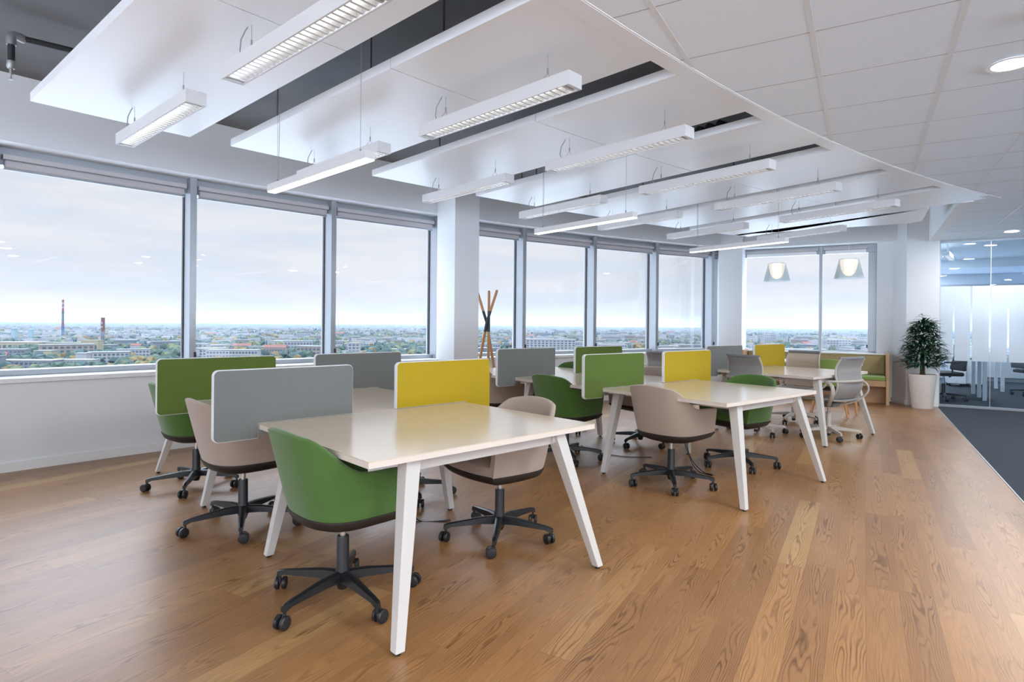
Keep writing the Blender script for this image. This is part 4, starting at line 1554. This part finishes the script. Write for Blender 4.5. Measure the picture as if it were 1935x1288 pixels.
# roof ribs of the wide shed
for k, (x, y, w, h, cc, lab) in enumerate(((-1862, 655, 13, 36, 'cyan', 'left cyan storage tower near the left edge'), (-1878, 696, 13, 33, 'cyan', 'right cyan storage tower near the left edge'))):
    o = empty('storage_tower', (x, y, GZ), 0, lab, 'tower')
    MB().lathe([(w / 2, 0), (w / 2 * .85, h * .5), (w / 2, h), (.1, h + 3)], n=18).build('shaft', CM['cyan'], o, smooth=40)
    MB().cyl((0, 0), 2.2, h + 1.2, h + 7, 10).build('cap', CM['white'], o)
o = empty('chimney', (-2066, 845, GZ), 0, 'tall red and white banded chimney with a blue foot', 'chimney')
MB().cyl((0, 0), 3.9, 0, 41, 20, 3.6).build('blue_foot', CM['blue'], o)
MB().cyl((0, 0), 3.4, 41, 84, 20, 3.0).build('grey_shaft', CM['lattice'], o)
MB().cyl((0, 0), 4.6, 80, 82, 20).build('platform', CM['lattice'], o)
for j, (z0, z1, cc) in enumerate(((84, 93, 'stripe'), (93, 98, 'white'), (98, 105, 'stripe'), (105, 111, 'white'), (111, 119, 'stripe'), (43, 50, 'stripe'))):
    MB().cyl((0, 0), 3.5 if z0 < 50 else 2.9, z0, z1, 20).build('band', CM[cc], o)
o = empty('chimney', (-1308, 604, GZ), 0, 'shorter chimney with a brown red head on a grey lattice shaft', 'chimney')
MB().cyl((0, 0), 3.6, 0, 36, 4).build('lattice_shaft', CM['lattice'], o)
MB().cyl((0, 0), 3.5, 36, 65, 16).build('head', CM['brown'], o)
for z in (46, 54):
    MB().box((1.6, -3.4, z), (3.6, .6, 3.4), .8).build('white_mark', CM['white'], o)

# scattered houses: near ones are individuals, the rest of the town is one carpet of roofs
hp = {}
cnt = 0
tries = 0
used = [(b_[0], b_[1], max(b_[2], 30)) for b_ in BL]
while cnt < 170 and tries < 4000:
    tries += 1
    a = random.uniform(84, 163)
    d_ = 950 * (4.2 ** random.random())
    x, y = d_ * math.cos(math.radians(a)), d_ * math.sin(math.radians(a))
    if any((x - u[0]) ** 2 + (y - u[1]) ** 2 < (u[2] * .9 + 20) ** 2 for u in used): continue
    if a < 88.5 or 98.8 < a < 102.8 or 123.5 < a < 128.2: continue          # behind the columns and walls
    kind = random.choice(['white', 'white', 'white', 'tan', 'grey', 'redw'])
    if kind not in hp:
        o = empty('building', (x, y, GZ), 0, None, 'building')
        if kind == 'redw':
            MB().bx((-9, -6, 0), (9, 6, 8)).build('walls', CM['tan'], o)
            MB().loft([[(x_, -6.5, 8), (x_, 6.5, 8), (x_, 0, 12)] for x_ in (-9.4, 9.4)]).build('roof', CM['red'], o)
        else:
            MB().bx((-16, -7, 0), (16, 7, 13)).build('walls', CM[kind], o)
            MB().bx((-16.4, -7.4, 13), (16.4, 7.4, 13.8)).build('roof', CM['roofgrey'], o)
            windows(MB(), 32, 14, 13, 3, 9).build('windows', CM['win'], o)
        hp[kind] = o
    else:
        o = copy_tree(hp[kind])
    o.location = (x, y, GZ)
    sc = random.uniform(.7, 1.5)
    o.scale = (sc * random.uniform(.8, 1.6), sc, sc * random.uniform(.7, 1.3))
    o.rotation_euler = (0, 0, math.radians(a - 90 + random.uniform(-40, 40)))
    used.append((x, y, 25))
    pane = next(t for lim, t in ((93.2, 'right pane of the far window'), (98.9, 'wide pane of the far window'), (107, 'pane left of the far column'), (113, 'pane above the small green screen'),
                                 (119.8, 'pane right of the coat rack'), (123.9, 'narrow pane behind the coat rack'), (137.8, 'third pane from the left'), (149.5, 'second pane from the left'), (200, 'leftmost pane')) if a < lim)
    dist = 'low in' if d_ < 1500 else ('halfway up' if d_ < 2500 else 'near the horizon in')
    what = {'white': 'small white block', 'tan': 'small tan block', 'grey': 'small grey block', 'redw': 'small red roofed house'}[kind]
    lab = '%s %s the %s' % (what, dist, pane)
    tag(o, lab, 'building', lab)
    cnt += 1
far = [MB(), MB()]
for i in range(1900):
    a = random.uniform(80, 168)
    d_ = 1500 + 4700 * random.random() ** 1.2
    x, y = d_ * math.cos(math.radians(a)), d_ * math.sin(math.radians(a))
    w = random.uniform(8, 38)
    far[i % 2].box((x, y, GZ + random.uniform(3, 8)), (w, random.uniform(8, 16), 14), math.radians(a - 90 + random.uniform(-50, 50)))
tag(far[0].build('distant_town', CM['white']), 'carpet of tiny white houses towards the horizon outside', 'town', None, 'stuff')
tag(far[1].build('distant_town', CM['roofgrey']), 'carpet of tiny grey roofs towards the horizon outside', 'town', None, 'stuff')

# tree cover in clumps
ICO = None


def blob_template():
    t = (1 + 5 ** .5) / 2
    v = [(-1, t, 0), (1, t, 0), (-1, -t, 0), (1, -t, 0), (0, -1, t), (0, 1, t), (0, -1, -t), (0, 1, -t), (t, 0, -1), (t, 0, 1), (-t, 0, -1), (-t, 0, 1)]
    v = [Vector(p).normalized() for p in v]
    f = [(0, 11, 5), (0, 5, 1), (0, 1, 7), (0, 7, 10), (0, 10, 11), (1, 5, 9), (5, 11, 4), (11, 10, 2), (10, 7, 6), (7, 1, 8), (3, 9, 4), (3, 4, 2), (3, 2, 6), (3, 6, 8), (3, 8, 9), (4, 9, 5), (2, 4, 11), (6, 2, 10), (8, 6, 7), (9, 8, 1)]
    return v, f


BV, BF = blob_template()
trees = [MB() for _ in range(4)]
for i in range(1150):
    a = random.uniform(82, 166)
    d_ = 620 * (7.5 ** (random.random() ** .85))
    cx, cy = d_ * math.cos(math.radians(a)), d_ * math.sin(math.radians(a))
    nn = random.randint(4, 11)
    kind = random.choices([0, 1, 2, 3], [5, 4, 1.4, 2])[0]
    for k in range(nn):
        x = cx + random.gauss(0, 22)
        y = cy + random.gauss(0, 22)
        if any(abs(x - u[0]) < u[2] * .45 and abs(y - u[1]) < u[2] * .45 for u in used[:len(BL)]): continue
        r = random.uniform(4.5, 9)
        kk = kind if random.random() < .75 else random.randint(0, 3)
        rz = random.uniform(0, 6)
        c_, s_2 = math.cos(rz), math.sin(rz)
        trees[kk].add([(x + r * (p.x * c_ - p.y * s_2) * random.uniform(.8, 1.2), y + r * (p.x * s_2 + p.y * c_) * random.uniform(.8, 1.2), GZ + r * .9 + r * p.z * 1.05) for p in BV], BF)
for k, (nm_, lab) in enumerate((('tree1', 'green tree crowns between the houses outside'), ('tree2', 'dark teal tree crowns between the houses outside'),
                                ('tree3', 'yellow orange autumn tree crowns outside'), ('tree4', 'light green tree crowns between the houses outside'))):
    tag(trees[k].build('trees', CM[nm_], None, smooth=True), lab, 'trees', None, 'stuff')

# damp autumn air over the town: a real, thin scattering volume
hz = bpy.data.materials.new('autumn_haze')
hz.use_nodes = True
hz.node_tree.nodes.clear()
_o = hz.node_tree.nodes.new('ShaderNodeOutputMaterial')
_v = hz.node_tree.nodes.new('ShaderNodeVolumeScatter')
_v.inputs['Color'].default_value = (0.36, 0.46, 0.60, 1)
_v.inputs['Density'].default_value = HAZE
hz.node_tree.links.new(_v.outputs[0], _o.inputs['Volume'])
hzm = MB()
pl = [tuple(dirv(a) * 500)[:2] for a in range(50, 212, 6)] + [tuple(dirv(a) * 14000)[:2] for a in range(206, 49, -12)]
hzm.prism(pl, GZ - 1, 90)
tag(hzm.build('haze', hz), 'pale bluish haze over the town outside the windows', 'haze', None, 'stuff')

print('scene done', len(bpy.data.objects))
